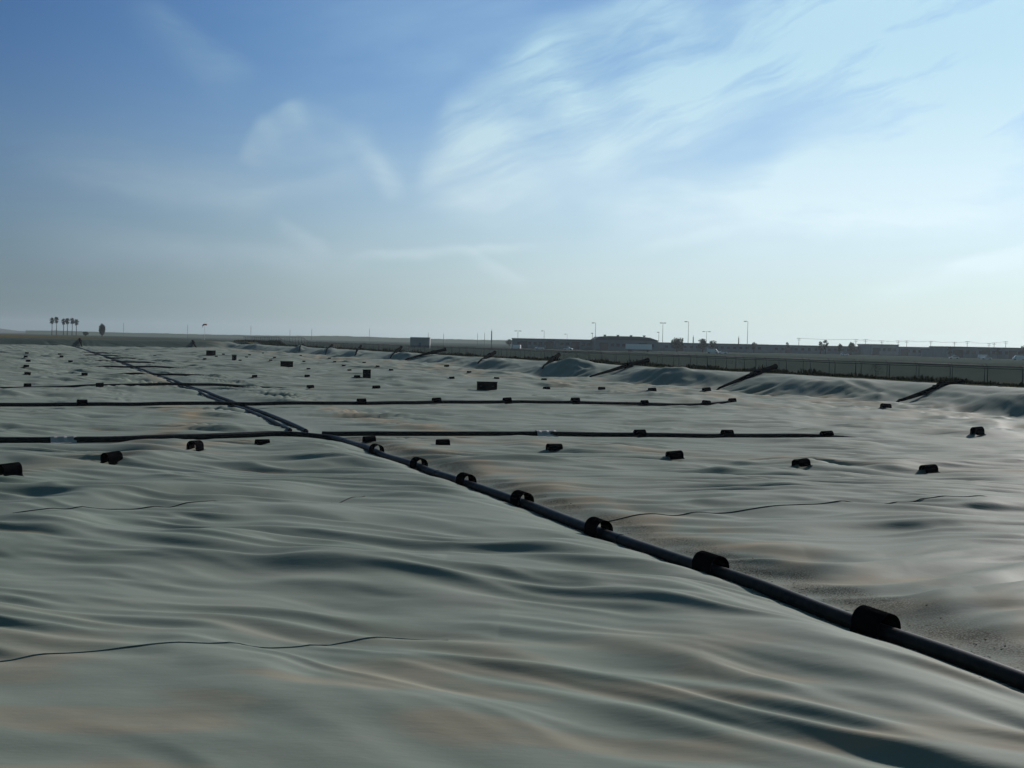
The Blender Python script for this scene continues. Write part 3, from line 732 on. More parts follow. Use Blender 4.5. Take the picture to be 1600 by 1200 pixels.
FAR_LB = {(485, 607): 'black saddle in the third row, first to the right of the twin pipes', (588, 608): 'black saddle in the third row, second to the right of the twin pipes', (854, 609): 'flat black saddle just right of the largest black box',
  (940, 610): 'flat black saddle second to the right of the largest black box', (1019, 611.5): 'thin black saddle third to the right of the largest black box', (480, 590): 'small black saddle below the wide black box at mid left', (558, 591): 'low black saddle just left of the square black box',
  (398, 590): 'small black saddle between the twin pipes and the square black box', (546, 580): 'tiny black saddle up and left of the square black box', (733, 583): 'tiny black saddle between the square box and the right bank'}
row(far_r[:7], [FAR_LB[p] for p in far_r[:7]], 'small distant saddles right of the twin pipes', zs=.68)
far_r = far_r[7:]
row(far_r, [FAR_LB.get(p, 'tiny black saddle far out on the cover, near the far right corner of the pond') for p in far_r], 'small distant saddles right of the twin pipes', sc=.85, zs=.62)
row([(1104, 612), (1384, 638), (698, 574)], ['black saddle at the foot of the right bank beside the second nearest climbing pipe', 'black saddle at the foot of the right bank beside the nearest climbing pipe', 'dark saddle at the foot of the right bank between distant climbing pipes'],
    'saddles at the foot of the right bank', sc=1.15)

# ---------------------------------------------------------------- pale flaps over the first cross line
def flap(px, py, hd, label, L=.95, w=.34):
    sel = mp_ if px < 500 else np.array(CR1); x, y = flat(px, py)
    q = sel[np.argmin(np.hypot(sel[:, 0]-x, sel[:, 1]-y))]
    bm = bmesh.new(); n = 12; rings = []
    for j in range(9):
        yy = -L/2+L*j/8; r = .145+.01*math.sin(j*2.1)
        prof = [(-w, -.10+.02*math.sin(j*1.7)), (-w*.6, -.08)] + [(-r*math.cos(a), r*math.sin(a)) for a in np.linspace(.1, math.pi-.1, n)] + [(w*.6, -.08), (w, -.10+.02*math.cos(j*1.3))]
        rings.append([bm.verts.new((a, yy, b)) for a, b in prof])
    for A_, B_ in zip(rings[:-1], rings[1:]):
        for k in range(len(A_)-1): bm.faces.new((A_[k], A_[k+1], B_[k+1], B_[k]))
    bmesh.ops.recalc_face_normals(bm, faces=bm.faces)
    bmesh.ops.solidify(bm, geom=bm.faces[:], thickness=.012)
    o = obj('membrane_flap', bm, m_flap, None, smooth=False); o.location = q; o.rotation_euler = (0, 0, hd-math.pi/2)
    tag(o, label, 'flap')
flap(107, 687, AXIS_V, 'pale membrane flap wrapped over the left part of the main pipe')
flap(845, 681, AXIS_V, 'pale membrane flap wrapped over the right-hand cross pipe')

# ---------------------------------------------------------------- black boxes
def vent_box(px, py, w, h, label, dep=.8):
    p = hit(px, py)
    root = empty('vent_box', p, rnd.uniform(-.06, .06) + math.atan2(-p.x, p.y)*1.0)
    bm = bmesh.new(); box(bm, -w/2, w/2, -dep/2, dep/2, -.1, h-.06, .02); obj('box_body', bm, m_black, root)
    bm = bmesh.new(); box(bm, -w/2-.03, w/2+.03, -dep/2-.03, dep/2+.03, h-.057, h, .015); obj('lid', bm, m_black, root)
    for x in (-w*.3, w*.3):
        bm = bmesh.new(); tube(bm, [(x-.08, -dep/2-.005, h*.45), (x-.08, -dep/2-.05, h*.45), (x+.08, -dep/2-.05, h*.45), (x+.08, -dep/2-.005, h*.45)], .012, 6); obj('handle', bm, m_galv, root)
    tag(root, label, 'box', 'black boxes on the pond cover')
vent_box(761, 609, 1.62, .62, 'widest black box on the cover, near the middle of the photo')
vent_box(573, 589.5, .74, .74, 'square black box on the cover, left of the widest box')
vent_box(448, 573, 1.62, .70, 'wide black box on the cover, midway to the far corner')
vent_box(366, 563, .74, .90, 'small upright black box beside the farthest wide box')
vent_box(329.5, 555, 1.65, .85, 'farthest wide black box, near the far bank')

# ---------------------------------------------------------------- leaf litter beside the near pipe
bm = bmesh.new()
for i in range(5200):
    side = rnd.random() < .86
    u_ = 6 + 42*rnd.random()**1.25; v_ = PEND[-1][1]*0 + 0
    # follow the pipe
    q = MAINP[0]
    x0_, y0_ = xy(u_, np.interp(u_, [p[0] for p in PEND[::-1]], [p[1] for p in PEND[::-1]]) + (.16+abs(rnd.gauss(0, .45)) if side else -.15-abs(rnd.gauss(0, .10))))
    s = rnd.uniform(.008, .03); a = rnd.uniform(0, 6.28)
    bm_z = None
    vs = []
    for k in range(3):
        vs.append((x0_+s*math.cos(a+k*2.1)*rnd.uniform(.4, 1.6), y0_+s*math.sin(a+k*2.1), s*.8*rnd.random()))
    f = [bm.verts.new(p) for p in vs]; bm.faces.new(f)
P_ = np.array([v.co[:] for v in bm.verts]); Zl = height(P_[:, 0], P_[:, 1])
for v, z in zip(bm.verts, Zl): v.co.z += z + .003
tag(obj('leaf_litter', bm, mat('litter', (.06, .055, .03), .9, col2=(.14, .12, .07), scale=9)), 'brown and olive debris strewn along the right side of the main pipe', 'debris', kind='stuff')

# ---------------------------------------------------------------- weeds and dry grass beyond the right bank
def tufts(name, n, urange, vrange, hrange, m, label, cat, seed, upow=1.0, width=.09):
    r = np.random.RandomState(seed); u0, u1 = urange
    U_ = u0+(u1-u0)*r.rand(n)**upow; V_ = vrange[0]+(vrange[1]-vrange[0])*r.rand(n); X, Y = xy(U_, V_)
    dens = pn(X/3.5, Y/3.5, 90); hh = hrange[0]+(hrange[1]-hrange[0])*r.rand(n)*np.clip(.55+1.1*dens, .15, 1.5)
    Z = gheight(X, Y)-.03; a = r.rand(n)*6.28; w = width*(.5+r.rand(n)); lx = (r.rand(n)-.5)*hh*.9; ly = (r.rand(n)-.5)*hh*.9
    co_ = np.stack([X-w*np.cos(a), Y-w*np.sin(a), Z, X+w*np.cos(a), Y+w*np.sin(a), Z, X+lx+w*.4*np.cos(a), Y+ly, Z+hh, X+lx-w*.5*np.cos(a), Y+ly, Z+hh*.8], -1).reshape(-1, 3)
    me = bpy.data.meshes.new(name); me.vertices.add(n*4); me.vertices.foreach_set('co', co_.ravel())
    me.loops.add(n*4); me.loops.foreach_set('vertex_index', np.arange(n*4, dtype=np.int32)); me.polygons.add(n)
    me.polygons.foreach_set('loop_start', np.arange(0, n*4, 4, dtype=np.int32)); me.update(calc_edges=True)
    return tag(link(name, me, m, smooth=False), label, cat, kind='stuff')
tufts('weeds', 110000, (14, 420), (68.0, 76.0), (.3, .85), m_weed, 'dark weeds growing along the foot of the chain-link fence', 'weeds', 3, 1.6)
tufts('dry_grass', 26000, (18, 400), (64.8, 66.6), (.03, .12), m_dry, 'low dry grass along the crest of the right bank', 'dry grass', 4, 1.6, .05)
r_ = random.Random(3)
def shrub(px, py, v, h, label):
    p = ray_plane_v(px, py, v); z = gh1(p.x, p.y); root = empty('shrub', (p.x, p.y, z))
    bm = bmesh.new()
    for k in range(3): tube(bm, [(0, 0, -.1), (r_.uniform(-.1, .1), r_.uniform(-.1, .1), h*.3), (r_.uniform(-.3, .3), r_.uniform(-.2, .2), h*.7)], [.03, .02, .01], 5)
    obj('stem', bm, m_bark, root); bm = bmesh.new()
    for k in range(420):
        a = r_.uniform(0, 6.28); rr = h*.65*r_.random()**.5; zz = h*(.12+.85*r_.random()); rr *= math.sin(min(1, zz/h+.25)*2.6)**.7 if zz < h else .3
        c = Vector((rr*math.cos(a), rr*math.sin(a), zz)); s = r_.uniform(.03, .09)
        bm.faces.new([bm.verts.new(c+Vector((r_.uniform(-s, s), r_.uniform(-s, s), r_.uniform(-s, s)))) for _ in range(3)])
    obj('foliage', bm, m_weed, root); tag(root, label, 'shrub')
shrub(1475, 592, 73.6, 1.0, 'dark shrub at the foot of the fence just left of the nearest climbing pipe')
shrub(1403, 587, 73.5, .8, 'dark shrub at the foot of the fence, left of the larger shrub')
shrub(1369, 562, 100, 1.6, 'rounded dark bush standing alone beyond the fence')

# ---------------------------------------------------------------- fences
def mesh_material():
    m = bpy.data.materials.new('chain_link'); m.use_nodes = True; t = m.node_tree; p = t.nodes['Principled BSDF']
    p.inputs['Base Color'].default_value = (.06, .065, .07, 1); p.inputs['Roughness'].default_value = .5; p.inputs['Metallic'].default_value = .3
    N = t.nodes.new; L = t.links.new; tcn = N('ShaderNodeTexCoord'); sp = N('ShaderNodeSeparateXYZ'); L(tcn.outputs['UV'], sp.inputs[0])
    def mth(op, a, b=None):
        x = N('ShaderNodeMath'); x.operation = op
        for i, k in enumerate((a, b)):
            if k is None: continue
            if isinstance(k, (int, float)): x.inputs[i].default_value = k
            else: L(k, x.inputs[i])
        return x.outputs[0]
    s1 = mth('ADD', sp.outputs[0], sp.outputs[1]); s2 = mth('SUBTRACT', sp.outputs[0], sp.outputs[1])
    def line(s): return mth('LESS_THAN', mth('ABSOLUTE', mth('SUBTRACT', mth('FRACT', mth('MULTIPLY', s, 14)), .5)), .05)
    a = mth('MAXIMUM', line(s1), line(s2))
    L(a, p.inputs['Alpha']); return m
m_link = mesh_material()
def fence(V, hgt, u0, u1, step, label, group, sag=0, arms=True):
    root = empty('chain_link_fence', (*xy(u0, V), gh1(*xy(u0, V))))
    inv = Matrix.Translation(-root.location)
    def add(nm, o): o.parent = root; o.matrix_parent_inverse = inv; return o
    us = []; u = u0
    while u < u1: us.append(u + rnd.uniform(-.25, .25)); u += step
    def post_bm(bm, u, thick):
        x, y = xy(u, V); z = gh1(x, y); tube(bm, [(x, y, z-.1), (x, y, z+hgt)], thick, 8)
        if arms:
            ax, ay = xy(u, V-.28); tube(bm, [(x, y, z+hgt-.02), (ax, ay, z+hgt+.30)], .02, 6)
    for i, u in enumerate(us[:99]):
        bm = bmesh.new(); post_bm(bm, u, .05 if i % 4 == 0 else .036); add('post', obj('post', bm, m_fence, smooth=True))
    if len(us) > 99:
        bm = bmesh.new()
        for u in us[99:]: post_bm(bm, u, .035)
        add('posts', obj('distant_post', bm, m_fence)); o = children(root)[-1]; o['kind'] = 'stuff'
    sx = np.array(us); X, Y = xy(sx, np.full_like(sx, V)); Z = gheight(X, Y)
    bm = bmesh.new(); tube(bm, list(zip(X, Y, Z+hgt)), .035, 6); add('top_rail', obj('top_rail', bm, m_fence, smooth=True))
    bm = bmesh.new(); tube(bm, list(zip(X, Y, Z+.12)), .012, 5); add('tension_wire', obj('tension_wire', bm, m_fence))
    if arms:
        X2, Y2 = xy(sx, np.full_like(sx, V-.28))
        for f in (.35, .68, 1.0):
            bm = bmesh.new(); tube(bm, list(zip(X+(X2-X)*f, Y+(Y2-Y)*f, Z+hgt+.30*f)), .008, 4); add('barbed_wire', obj('barbed_wire', bm, m_fence))
    bm = bmesh.new(); uvl = bm.loops.layers.uv.new('UVMap'); A_ = [bm.verts.new(p) for p in zip(X, Y, Z+.05)]; B_ = [bm.verts.new(p) for p in zip(X, Y, Z+hgt-.02)]
    for i in range(len(A_)-1):
        f = bm.faces.new((A_[i], A_[i+1], B_[i+1], B_[i]))
        for l, w in zip(f.loops, ((us[i], 0), (us[i+1], 0), (us[i+1], hgt), (us[i], hgt))): l[uvl].uv = w
    add('wire_mesh', obj('wire_mesh', bm, m_link))
    tag(root, label, 'fence', group)
fence(75.0, 1.85, 6, 440, 3.9, 'nearer chain-link fence with slanted barbed-wire arms beyond the right bank', 'parallel chain-link fences')
fence(83.0, 1.9, 6, 470, 4.6, 'farther chain-link fence running behind the first one', 'parallel chain-link fences', arms=True)

# ---------------------------------------------------------------- far things
def at(px, D, z=None):
    """ground point seen in the direction of photo column px at distance D"""
    d = pdir(px, 518+.0201*px); k = D/d.y; x, y = d.x*k, d.y*k
    return Vector((x, y, gh1(x, y) if z is None else z))
def ztop(px, py, D): d = pdir(px, py); return H + d.z*D/d.y
def building(x0, x1, ytop, D, dep, label, name='warehouse', roof='flat', wall=m_wall, roofm=m_roof, eave=None, openings=8, vents=0, doors=1, group=None, yaw=None):
    a = at(x0, D); b = at(x1, D); w = (b-a).length; zt = ztop((x0+x1)/2, ytop, D); base = min(a.z, b.z)-.3
    root = empty(name, ((a.x+b.x)/2, (a.y+b.y)/2, base), 0); h = zt-base; he = h if roof == 'flat' else h*(eave or .75)
    bm = bmesh.new(); box(bm, -w/2, w/2, 0, dep, 0, he if roof != 'flat' else h-.5); obj('wall', bm, wall, root)
    bm = bmesh.new()
    if roof == 'flat': box(bm, -w/2-.3, w/2+.3, -.3, dep+.3, h-.497, h)
    else: prism(bm, [(-w/2-.5, he+.003), (w/2+.5, he+.003), (w/2-w*.13, h-(h-he)*.25), (w/2-w*.3, h), (-w/2+w*.22, h), (-w/2+w*.06, h-(h-he)*.2)], -.5, dep+.5)
    rf = obj('roof', bm, roofm, root)
    for k in range(vents):
        bm = bmesh.new(); x = -w*.32+w*.64*k/max(1, vents-1); box(bm, x-.6, x+.6, dep*.35, dep*.35+1.2, h-.05, h+.55); box(bm, x-.8, x+.8, dep*.35-.2, dep*.35+1.4, h+.553, h+.75); obj('roof_vent', bm, roofm, rf)
    for k in range(openings):
        x = -w*.45+w*.9*(k+.5)/openings; bm = bmesh.new(); box(bm, x-.9, x+.9, -.06, .02, he*.42, he*.68); wd = obj('window', bm, m_dark, root)
    for k in range(doors):
        x = -w*.36+w*.62*k/max(1, doors-1) if doors > 1 else -w*.30; bm = bmesh.new(); box(bm, x-2.2, x+2.2, -.08, .02, 0.05, min(he*.75, 5)); obj('door', bm, m_dark, root)
    bm = bmesh.new(); box(bm, -w/2-.1, w/2+.1, -.12, -.003, .05, .55); obj('plinth', bm, m_roof, root)
    tag(root, label, 'building', group)
    return root
building(800, 931, 529.5, 640, 30, 'long low flat-roofed building beyond the airfield, left of the vented hall', openings=14, doors=3)
building(930, 1028, 525.5, 620, 34, 'large hall with a hipped roof and a row of roof vents beyond the airfield', name='hall', roof='hip', eave=.74, openings=10, vents=4, doors=2)
building(1028, 1200, 536.5, 690, 20, 'long low dark building behind the round trees', openings=16)
building(1200, 1360, 540, 720, 20, 'long low building right of the street lamps, behind small trees', openings=14)
building(1360, 1404, 538, 700, 26, 'pale box-shaped building with a flat roof, standing above the low roofs', wall=m_wall2, openings=5)
building(1404, 1453, 542, 705, 22, 'low building just left of the bright gap in the skyline', openings=5)
building(1480, 1615, 542.5, 610, 26, 'long low warehouse at the right edge of the photo', openings=12, doors=3)
building(1455, 1482, 546, 640, 16, 'small low shed right of the bright gap in the skyline', name='shed', openings=2)
# lone pale shed behind the fence
def shed(x0, x1, ytop, D):
    a = at(x0, D); b = at(x1, D); w = (b-a).length; base = a.z; h = ztop((x0+x1)/2, ytop, D)-base
    root = empty('shed', ((a.x+b.x)/2, a.y, base))
    bm = bmesh.new(); box(bm, -w/2, w/2, 0, 4, -.2, h-.12); obj('wall', bm, m_wall2, root)
    bm = bmesh.new(); box(bm, -w/2-.08, w/2+.08, -.08, 4.08, h-.117, h); obj('roof', bm, m_roof, root)
    bm = bmesh.new(); box(bm, -.5, .5, -.05, .01, .0, 2.1); obj('door', bm, m_wall, root)
    for k in range(5):
        bm = bmesh.new(); x = -w/2+w*(k+.5)/5; box(bm, x-.03, x+.03, -.035, -.002, 2.3, h-.2); obj('wall_rib', bm, m_wall2, root)
    tag(root, 'small pale box-shaped shed standing alone behind the distant end of the fence', 'shed')
shed(641, 671.5, 527, 460)

def tree(px, D, ytop, wpx, label, kind='round', group=None):
    p = at(px, D); h = ztop(px, ytop, D)-p.z; w = wpx*D/FPX; root = empty('tree', p)
    R_ = random.Random(int(px*7+D)); bm = bmesh.new()
    tube(bm, [(0, 0, -.2), (w*.02, 0, h*.3), (-w*.02, 0, h*.6)], [w*.05+.12, w*.04+.08, .05], 8)
    for k in range(5):
        a = k*1.3; tube(bm, [(0, 0, h*.28), (w*.16*math.cos(a), w*.16*math.sin(a), h*.45), (w*.3*math.cos(a), w*.3*math.sin(a), h*.7)], [w*.025+.05, w*.02+.03, .02], 6)
    obj('trunk', bm, m_bark, root); bm = bmesh.new()
    cl_ = [(R_.uniform(-.32, .32)*w, R_.uniform(-.32, .32)*w, h*R_.uniform(.35, .82), R_.uniform(.14, .26)*w) for _ in range(16)] + [(0, 0, h*.8, w*.24)]
    for (cx, cy, cz, cr) in cl_:
        cr = min(cr, (h-cz)*1.02, cz)
        for k in range(70):
            d = Vector((R_.gauss(0, 1), R_.gauss(0, 1), R_.gauss(0, 1))).normalized()*cr*R_.uniform(.55, 1.05); c = Vector((cx, cy, cz))+d; s = w*.035+.1
            bm.faces.new([bm.verts.new(c+Vector((R_.uniform(-s, s), R_.uniform(-s, s), R_.uniform(-s, s)))) for _ in range(4)])
    obj('crown', bm, m_leaf, root, smooth=False); tag(root, label, 'tree', group)
tree(1058, 600, 527, 22, 'rounded tree left of the tall lamp in front of the low building')
tree(1098, 605, 528, 17, 'rounded tree below the double-headed lamp, left of its smaller neighbour')
tree(1114, 600, 530, 12, 'smaller tree touching the right side of the rounded tree below the double lamp')
tree(1178, 690, 533, 10, 'low tree behind the roof just right of the tallest right-hand lamp')
tree(1230, 720, 533, 10, 'low tree poking above the long roof right of the lamps')
tree(1282, 650, 531, 8, 'small round tree left of the forked tree on the skyline')
tree(1290, 650, 528, 10, 'forked taller tree beside the small round tree on the skyline')
tree(1312, 690, 535, 9, 'low bush-like tree left of the mounded tree on the skyline')
tree(1330, 660, 533, 15, 'mounded tree left of the pale box building')
tree(1485, 600, 539, 8, 'small tree right of the bright gap, above the warehouse roof')
tree(1559, 600, 541, 7, 'small tree in front of the right-hand warehouse roof')
tree(1600, 590, 537, 10, 'tree at the extreme right edge of the skyline')
tree(796, 900, 530, 12, 'hazy low tree at the left end of the long low building')
tree(134, 900, 518, 9, 'small bush on the skyline between the palms and the oval tree')
def oval(px, D, ytop, wpx, label):
    p = at(px, D); h = ztop(px, ytop, D)-p.z; w = wpx*D/FPX; root = empty('oval_tree', p); R_ = random.Random(9); bm = bmesh.new()
    tube(bm, [(0, 0, -.2), (0, 0, h*.5)], [.35, .2], 8); obj('trunk', bm, m_bark, root); bm = bmesh.new()
    for k in range(2200):
        d = Vector((R_.gauss(0, 1), R_.gauss(0, 1), R_.gauss(0, 1))).normalized()*R_.uniform(.15, 1)**.5*(1+.10*math.sin(k*.7)); c = Vector((d.x*w*.48, d.y*w*.48, h*.56+d.z*h*.43)); s = .34
        bm.faces.new([bm.verts.new(c+Vector((R_.uniform(-s, s), R_.uniform(-s, s), R_.uniform(-s, s)))) for _ in range(4)])
    obj('crown', bm, m_leaf, root); tag(root, label, 'tree')
oval(159.5, 760, 506, 10, 'dense oval tree standing alone on the horizon right of the palms')
PALMS = [(81, 496.5, 'leftmost palm of the row on the left horizon'), (88, 495, 'tall palm beside the leftmost palm'), (99, 498, 'palm left in the tight clump of four'), (105, 497, 'second palm in the tight clump of four'),
         (112.5, 497, 'third palm in the tight clump of four'), (119, 499, 'rightmost palm of the row on the left horizon')]
def palm(px, ytop, D, label):
    p = at(px, D); h = ztop(px, ytop, D)-p.z; root = empty('palm_tree', p); R_ = random.Random(int(px*3)); bm = bmesh.new()
    tube(bm, [(0, 0, -.3), (.2, 0, h*.4), (.1, .1, h*.85)], [.42, .30, .26], 8); obj('trunk', bm, m_bark, root); bm = bmesh.new()
    ch = h*.86
    for k in range(120):
        a = R_.uniform(0, 6.28); e = R_.uniform(-1.25, 1.3); L_ = R_.uniform(2.2, 3.2)
        d0 = Vector((math.cos(a)*math.cos(e), math.sin(a)*math.cos(e), math.sin(e)))
        base_ = Vector((.1, .1, ch - (0 if e > -.3 else R_.uniform(0, h*.08)))); tip = base_ + d0*L_ + Vector((0, 0, -.35*math.cos(e)))
        side = d0.cross(Vector((0, 0, 1))).normalized()*R_.uniform(.35, .6); mid = base_+d0*L_*.62
        bm.faces.new([bm.verts.new(base_), bm.verts.new(mid+side), bm.verts.new(tip), bm.verts.new(mid-side)])
    obj('frond_crown', bm, m_palm, root); bm = bmesh.new()
    for k in range(40):                                   # skirt of dead leaves
        a = R_.uniform(0, 6.28); z = ch-R_.uniform(0, h*.16); c = Vector((.1+math.cos(a)*.75, math.sin(a)*.75, z)); s = .45
        bm.faces.new([bm.verts.new(c+Vector((R_.uniform(-s, s), R_.uniform(-s, s), -R_.uniform(0, 1.4)))) for _ in range(3)])
    obj('leaf_skirt', bm, m_bark, root); tag(root, label, 'palm tree', 'palms on the left horizon')
for px, yt, lb in PALMS: palm(px, yt, 1050, lb)

def lamp(px, ytop, D, label, heads=1, name='lamp_post', r=.14, arm=1.3):
    p = at(px, D); h = ztop(px, ytop, D)-p.z; root = empty(name, p); bm = bmesh.new()
    tube(bm, [(0, 0, -.2), (0, 0, h)], [r, r*.6], 8); obj('pole', bm, m_galv, root)
    for s in ((-1,) if heads == 1 else (-1, 1)):
        bm = bmesh.new(); tube(bm, [(0, 0, h-.1), (s*arm*.6, 0, h+.1), (s*arm, 0, h+.05)], .07, 6); obj('arm', bm, m_galv, root)
        bm = bmesh.new(); box(bm, s*arm-.65, s*arm+.65, -.35, .35, h-.22, h+.12, .08); obj('lamp_head', bm, m_galv, root)
    tag(root, label, 'lamp post', 'lamp posts beyond the airfield')
lamp(930, 504.5, 560, 'tall single lamp post at the left end of the vented hall')
lamp(1035, 504.5, 560, 'tall lamp post with a short crosspiece right of the vented hall', 2, arm=.9)
lamp(1075, 502.5, 540, 'tall lamp post between the rounded trees')
lamp(1103.5, 518, 640, 'shorter lamp post with two heads behind the rounded trees', 2, arm=1.7)
lamp(1167.5, 502, 540, 'tall lamp post standing alone, rightmost of the lamps')
lamp(809, 517, 700, 'lamp post with two heads above the left end of the long low building', 2, arm=1.5)
lamp(850, 517, 700, 'short single lamp post above the long low building')
lamp(886, 522, 760, 'faint thin lamp post above the long low building, right of the short single one', r=.1)
lamp(925.5, 520.5, 600, 'stubby lamp post close beside the tall lamp left of the hall', arm=.3)
lamp(1029, 519, 620, 'short lamp post at the right end of the vented hall', arm=.4)
def mast(px, ytop, D, label, r=.2):
    p = at(px, D); h = ztop(px, ytop, D)-p.z; root = empty('mast', p); bm = bmesh.new(); tube(bm, [(0, 0, -.2), (0, 0, h)], [r, r*.5], 6); obj('pole', bm, m_galv, root)
    bm = bmesh.new(); tube(bm, [(0, 0, h*.35), (0, 0, h*.9)], [r*1.6, r*1.4], 6); obj('aerial', bm, m_galv, root); tag(root, label, 'mast')
mast(768, 514.5, 560, 'dark vertical mast left of the long low building')
mast(1154, 525, 660, 'short thick mast just left of the rightmost lamp post')
mast(1083, 524, 650, 'thin short mast between the rounded trees')
for i, (px, yt, D) in enumerate([(193, 503, 1100), (293, 506, 1100), (392, 508, 1100), (453, 514, 1100), (487, 513, 1000), (577, 512, 1000), (669, 519, 900), (693, 520, 900), (746, 520, 900), (757, 519, 900)]):
    mast(px, yt, D, ['faint thin mast on the horizon right of the oval tree', 'faint thin mast just left of the windsock', 'faint thin mast right of the windsock', 'faint mast on the hazy skyline above the first climbing pipes', 'faint mast on the hazy skyline, tallest of that town',
        'faint mast left of the lone shed', 'faint mast right above the lone shed', 'faint mast just right of the lone shed', 'faint mast left of the dark vertical mast', 'faint mast touching the left of the dark vertical mast'][i], r=.11)

def upole(px, ytop, D, label):
    p = at(px, D); h = ztop(px, ytop, D)-p.z; root = empty('utility_pole', p); bm = bmesh.new(); tube(bm, [(0, 0, -.2), (0, 0, h)], [.17, .12], 6); obj('pole', bm, m_wood, root)
    for z, w in ((h-.4, 1.5), (h-1.4, 1.2)):
        bm = bmesh.new(); box(bm, -w, w, -.07, .07, z-.08, z+.08); obj('crossarm', bm, m_wood, root)
    tag(root, label, 'utility pole', 'utility poles along the right skyline'); return Vector((p.x, p.y, p.z+h-.3))
UP = [(1248, 528), (1337, 530), (1352, 530), (1377.5, 532), (1403, 532), (1416.5, 532), (1454, 532.5), (1491, 534), (1511, 533), (1545, 536), (1553, 535), (1571, 533)]
UL = ['utility pole above the long low roof left of the forked tree', 'utility pole right of the mounded tree', 'utility pole left of the pale box building', 'utility pole above the pale box building', 'utility pole right of the pale box building', 'utility pole above the low building left of the gap',
      'utility pole at the bright gap in the skyline', 'utility pole beside the small tree right of the gap', 'thick utility pole above the warehouse', 'utility pole fourth from the right', 'utility pole third from the right', 'rightmost utility pole on the skyline']
tops = [upole(px, yt, 760, lb) for (px, yt), lb in zip(UP, UL)]
bm = bmesh.new()
for a, b in zip(tops[:-1], tops[1:]):
    for dx_ in (-1.3, 1.3): tube(bm, [a+Vector((dx_, 0, .15)), (a+b)/2+Vector((dx_, 0, -.5)), b+Vector((dx_, 0, .15))], .035, 4)
tag(obj('power_line', bm, m_roof), 'thin power lines strung between the utility poles on the right skyline', 'power line')

# windsock
p = at(319.5, 560); h = ztop(319.5, 508, 560)-p.z; root = empty('windsock', p)
bm = bmesh.new(); tube(bm, [(0, 0, -.2), (0, 0, h)], [.09, .06], 8); obj('pole', bm, m_white, root)
bm = bmesh.new(); tube(bm, [(-1.05, 0, h-1.1), (-.85, 0, h-.3), (-.45, 0, h+.30), (.2, 0, h+.35), (1.1, 0, h+.2)][::-1], [.42, .40, .38, .33, .2][::1], 14, caps=False); sk_ = obj('sock', bm, m_orange, root, smooth=True)
bm = bmesh.new(); tube(bm, [(1.06, 0, h+.2), (1.14, 0, h+.2)], .45, 14); obj('hoop', bm, m_galv, root)
tag(root, 'orange windsock on a pole beyond the far bank', 'windsock')

# vehicles glinting in front of the buildings
def car_proto():
    root = empty('parked_car', (0, 0, 0))
    bm = bmesh.new(); prism(bm, [(-2.2, .32), (2.2, .32), (2.25, .75), (1.9, .92), (1.0, 1.0), (-1.8, 1.02), (-2.2, .85)], -.88, .88); bmesh.ops.bevel(bm, geom=bm.edges[:], offset=.05, segments=1, affect='EDGES'); obj('body', bm, m_white, root, smooth=False)
    bm = bmesh.new(); prism(bm, [(-1.75, 1.0), (1.05, .98), (.35, 1.48), (-1.2, 1.5)], -.76, .76); obj('cabin_glass', bm, m_glass, root)
    bm = bmesh.new(); prism(bm, [(-1.22, 1.503), (.37, 1.483), (.3, 1.54), (-1.15, 1.56)], -.74, .74); obj('roof', bm, m_white, root)
    for x in (-1.4, 1.4):
        for y in (-.8, .8):
            bm = bmesh.new(); tube(bm, [(x, y-.1, .33), (x, y+.1, .33)], .33, 16); w = obj('wheel', bm, m_rubber, root)
    return root
def van_proto():
    root = empty('parked_van', (0, 0, 0))
    bm = bmesh.new(); prism(bm, [(-2.6, .35), (2.6, .35), (2.65, .95), (2.1, 1.25), (1.5, 2.15), (-2.6, 2.2)], -.95, .95); bmesh.ops.bevel(bm, geom=bm.edges[:], offset=.06, segments=1, affect='EDGES'); obj('body', bm, m_white, root)
    bm = bmesh.new(); prism(bm, [(1.25, 1.3), (1.9, 1.32), (1.5, 1.95), (1.25, 1.95)], -.965, .965); obj('cab_glass', bm, m_glass, root)
    for x in (-1.7, 1.7):
        for y in (-.85, .85):
            bm = bmesh.new(); tube(bm, [(x, y-.12, .36), (x, y+.12, .36)], .36, 16); obj('wheel', bm, m_rubber, root)
    return root
carP, vanP = car_proto(), van_proto(); nc = {0: 0, 1: 0}
for (px, D, kind, lb) in [(1114, 520, 1, 'white van glinting in front of the rounded trees'), (1129, 530, 0, 'white car just right of the glinting van'), (843, 560, 0, 'white car in front of the long low building'),
      (806, 570, 1, 'white van at the left end of the long low building'), (888, 565, 0, 'pale car in front of the right part of the long low building'), (1491, 520, 0, 'white car right of the bright gap in the skyline'),
      (1537, 545, 1, 'white van in front of the right-hand warehouse'), (1542, 500, 0, 'white car close below the van at the warehouse'), (1592, 520, 1, 'brightest white van at the right edge of the photo'), (1320, 600, 0, 'pale car in front of the mounded tree')]:
    P0 = vanP if kind else carP; o = P0 if nc[kind] == 0 else copy_tree(P0); nc[kind] += 1
    o.location = at(px, D); o.rotation_euler = (0, 0, rnd.uniform(-.5, .5)+(math.pi if rnd.random() < .5 else 0)); tag(o, lb, 'van' if kind else 'car', 'white vehicles parked beyond the airfield')
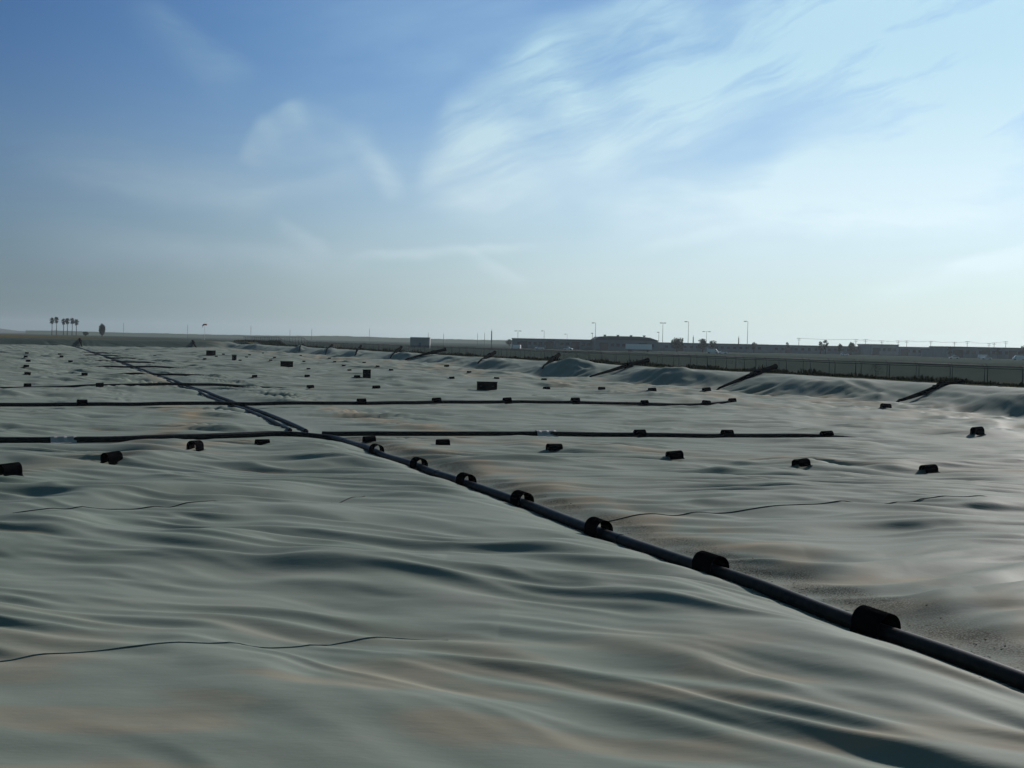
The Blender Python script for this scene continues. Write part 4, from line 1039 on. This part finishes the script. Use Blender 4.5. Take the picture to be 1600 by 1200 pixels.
# long pale trailer in front of the hall
p = at(998, 560); root = empty('long_trailer', p); bm = bmesh.new(); box(bm, -6.5, 6.5, -1.2, 1.2, 1.1, 3.7, .06); obj('body', bm, m_white, root)
for x in (-5, -3.8, 4.6):
    bm = bmesh.new(); tube(bm, [(x, -1.2, .5), (x, 1.2, .5)], .5, 14); obj('wheel', bm, m_rubber, root)
bm = bmesh.new(); box(bm, -6.4, 6.4, -.5, .5, .8, 1.097); obj('chassis', bm, m_black, root)
tag(root, 'long white trailer parked in front of the vented hall', 'trailer')

# distant hills and hazy town line
def ridge_line(name, px0, px1, D, prof, seed, m):
    n = 160; bm = bmesh.new(); F_, T_, K_ = [], [], []
    for i in range(n+1):
        px = px0+(px1-px0)*i/n; p = at(px, D, 0); z = H + (prof(px) + .35*float(pn(np.array([i*.31]), np.array([seed+.5]), seed)[0]) + .25*float(pn(np.array([i*.9]), np.array([seed+.5]), seed+1)[0]))*D/FPX
        F_.append(bm.verts.new((p.x, p.y, -5))); T_.append(bm.verts.new((p.x*1.05, p.y*1.05, max(z, -4)))); K_.append(bm.verts.new((p.x*1.25, p.y*1.25, -5)))
    for i in range(n):
        bm.faces.new((F_[i], F_[i+1], T_[i+1], T_[i])); bm.faces.new((T_[i], T_[i+1], K_[i+1], K_[i]))
    return tag(obj(name, bm, m, smooth=True), kind='structure')
m_hill = mat('hill_scrub', (.06, .07, .06), .95, spec=0, var=.3, scale=.01)
ridge_line('hills', -260, 60, 3600, lambda x: 13*math.exp(-((x+60)/55)**2)+1, 3, m_hill)
ridge_line('far_treeline', 40, 860, 2600, lambda x: 2.2+1.6*math.exp(-((x-540)/70)**2)+1.0*math.exp(-((x-100)/60)**2), 5, m_leaf)
ridge_line('treeline', 840, 1900, 1500, lambda x: 3.0, 8, m_leaf)

# ---------------------------------------------------------------- haze
HAZE = 0.00009
if HAZE:
    bm = bmesh.new(); box(bm, -4800, 4800, -300, 5200, -6.5, 60)
    m = bpy.data.materials.new('haze_air'); m.use_nodes = True; t = m.node_tree; t.nodes.clear()
    v = t.nodes.new('ShaderNodeVolumePrincipled'); v.inputs['Color'].default_value = (.80, .94, 1.0, 1); v.inputs['Density'].default_value = HAZE; v.inputs['Anisotropy'].default_value = .35
    o_ = t.nodes.new('ShaderNodeOutputMaterial'); t.links.new(v.outputs[0], o_.inputs['Volume'])
    tag(obj('haze', bm, m), 'pale haze hanging in the air over the airfield and pond', 'haze', kind='stuff')
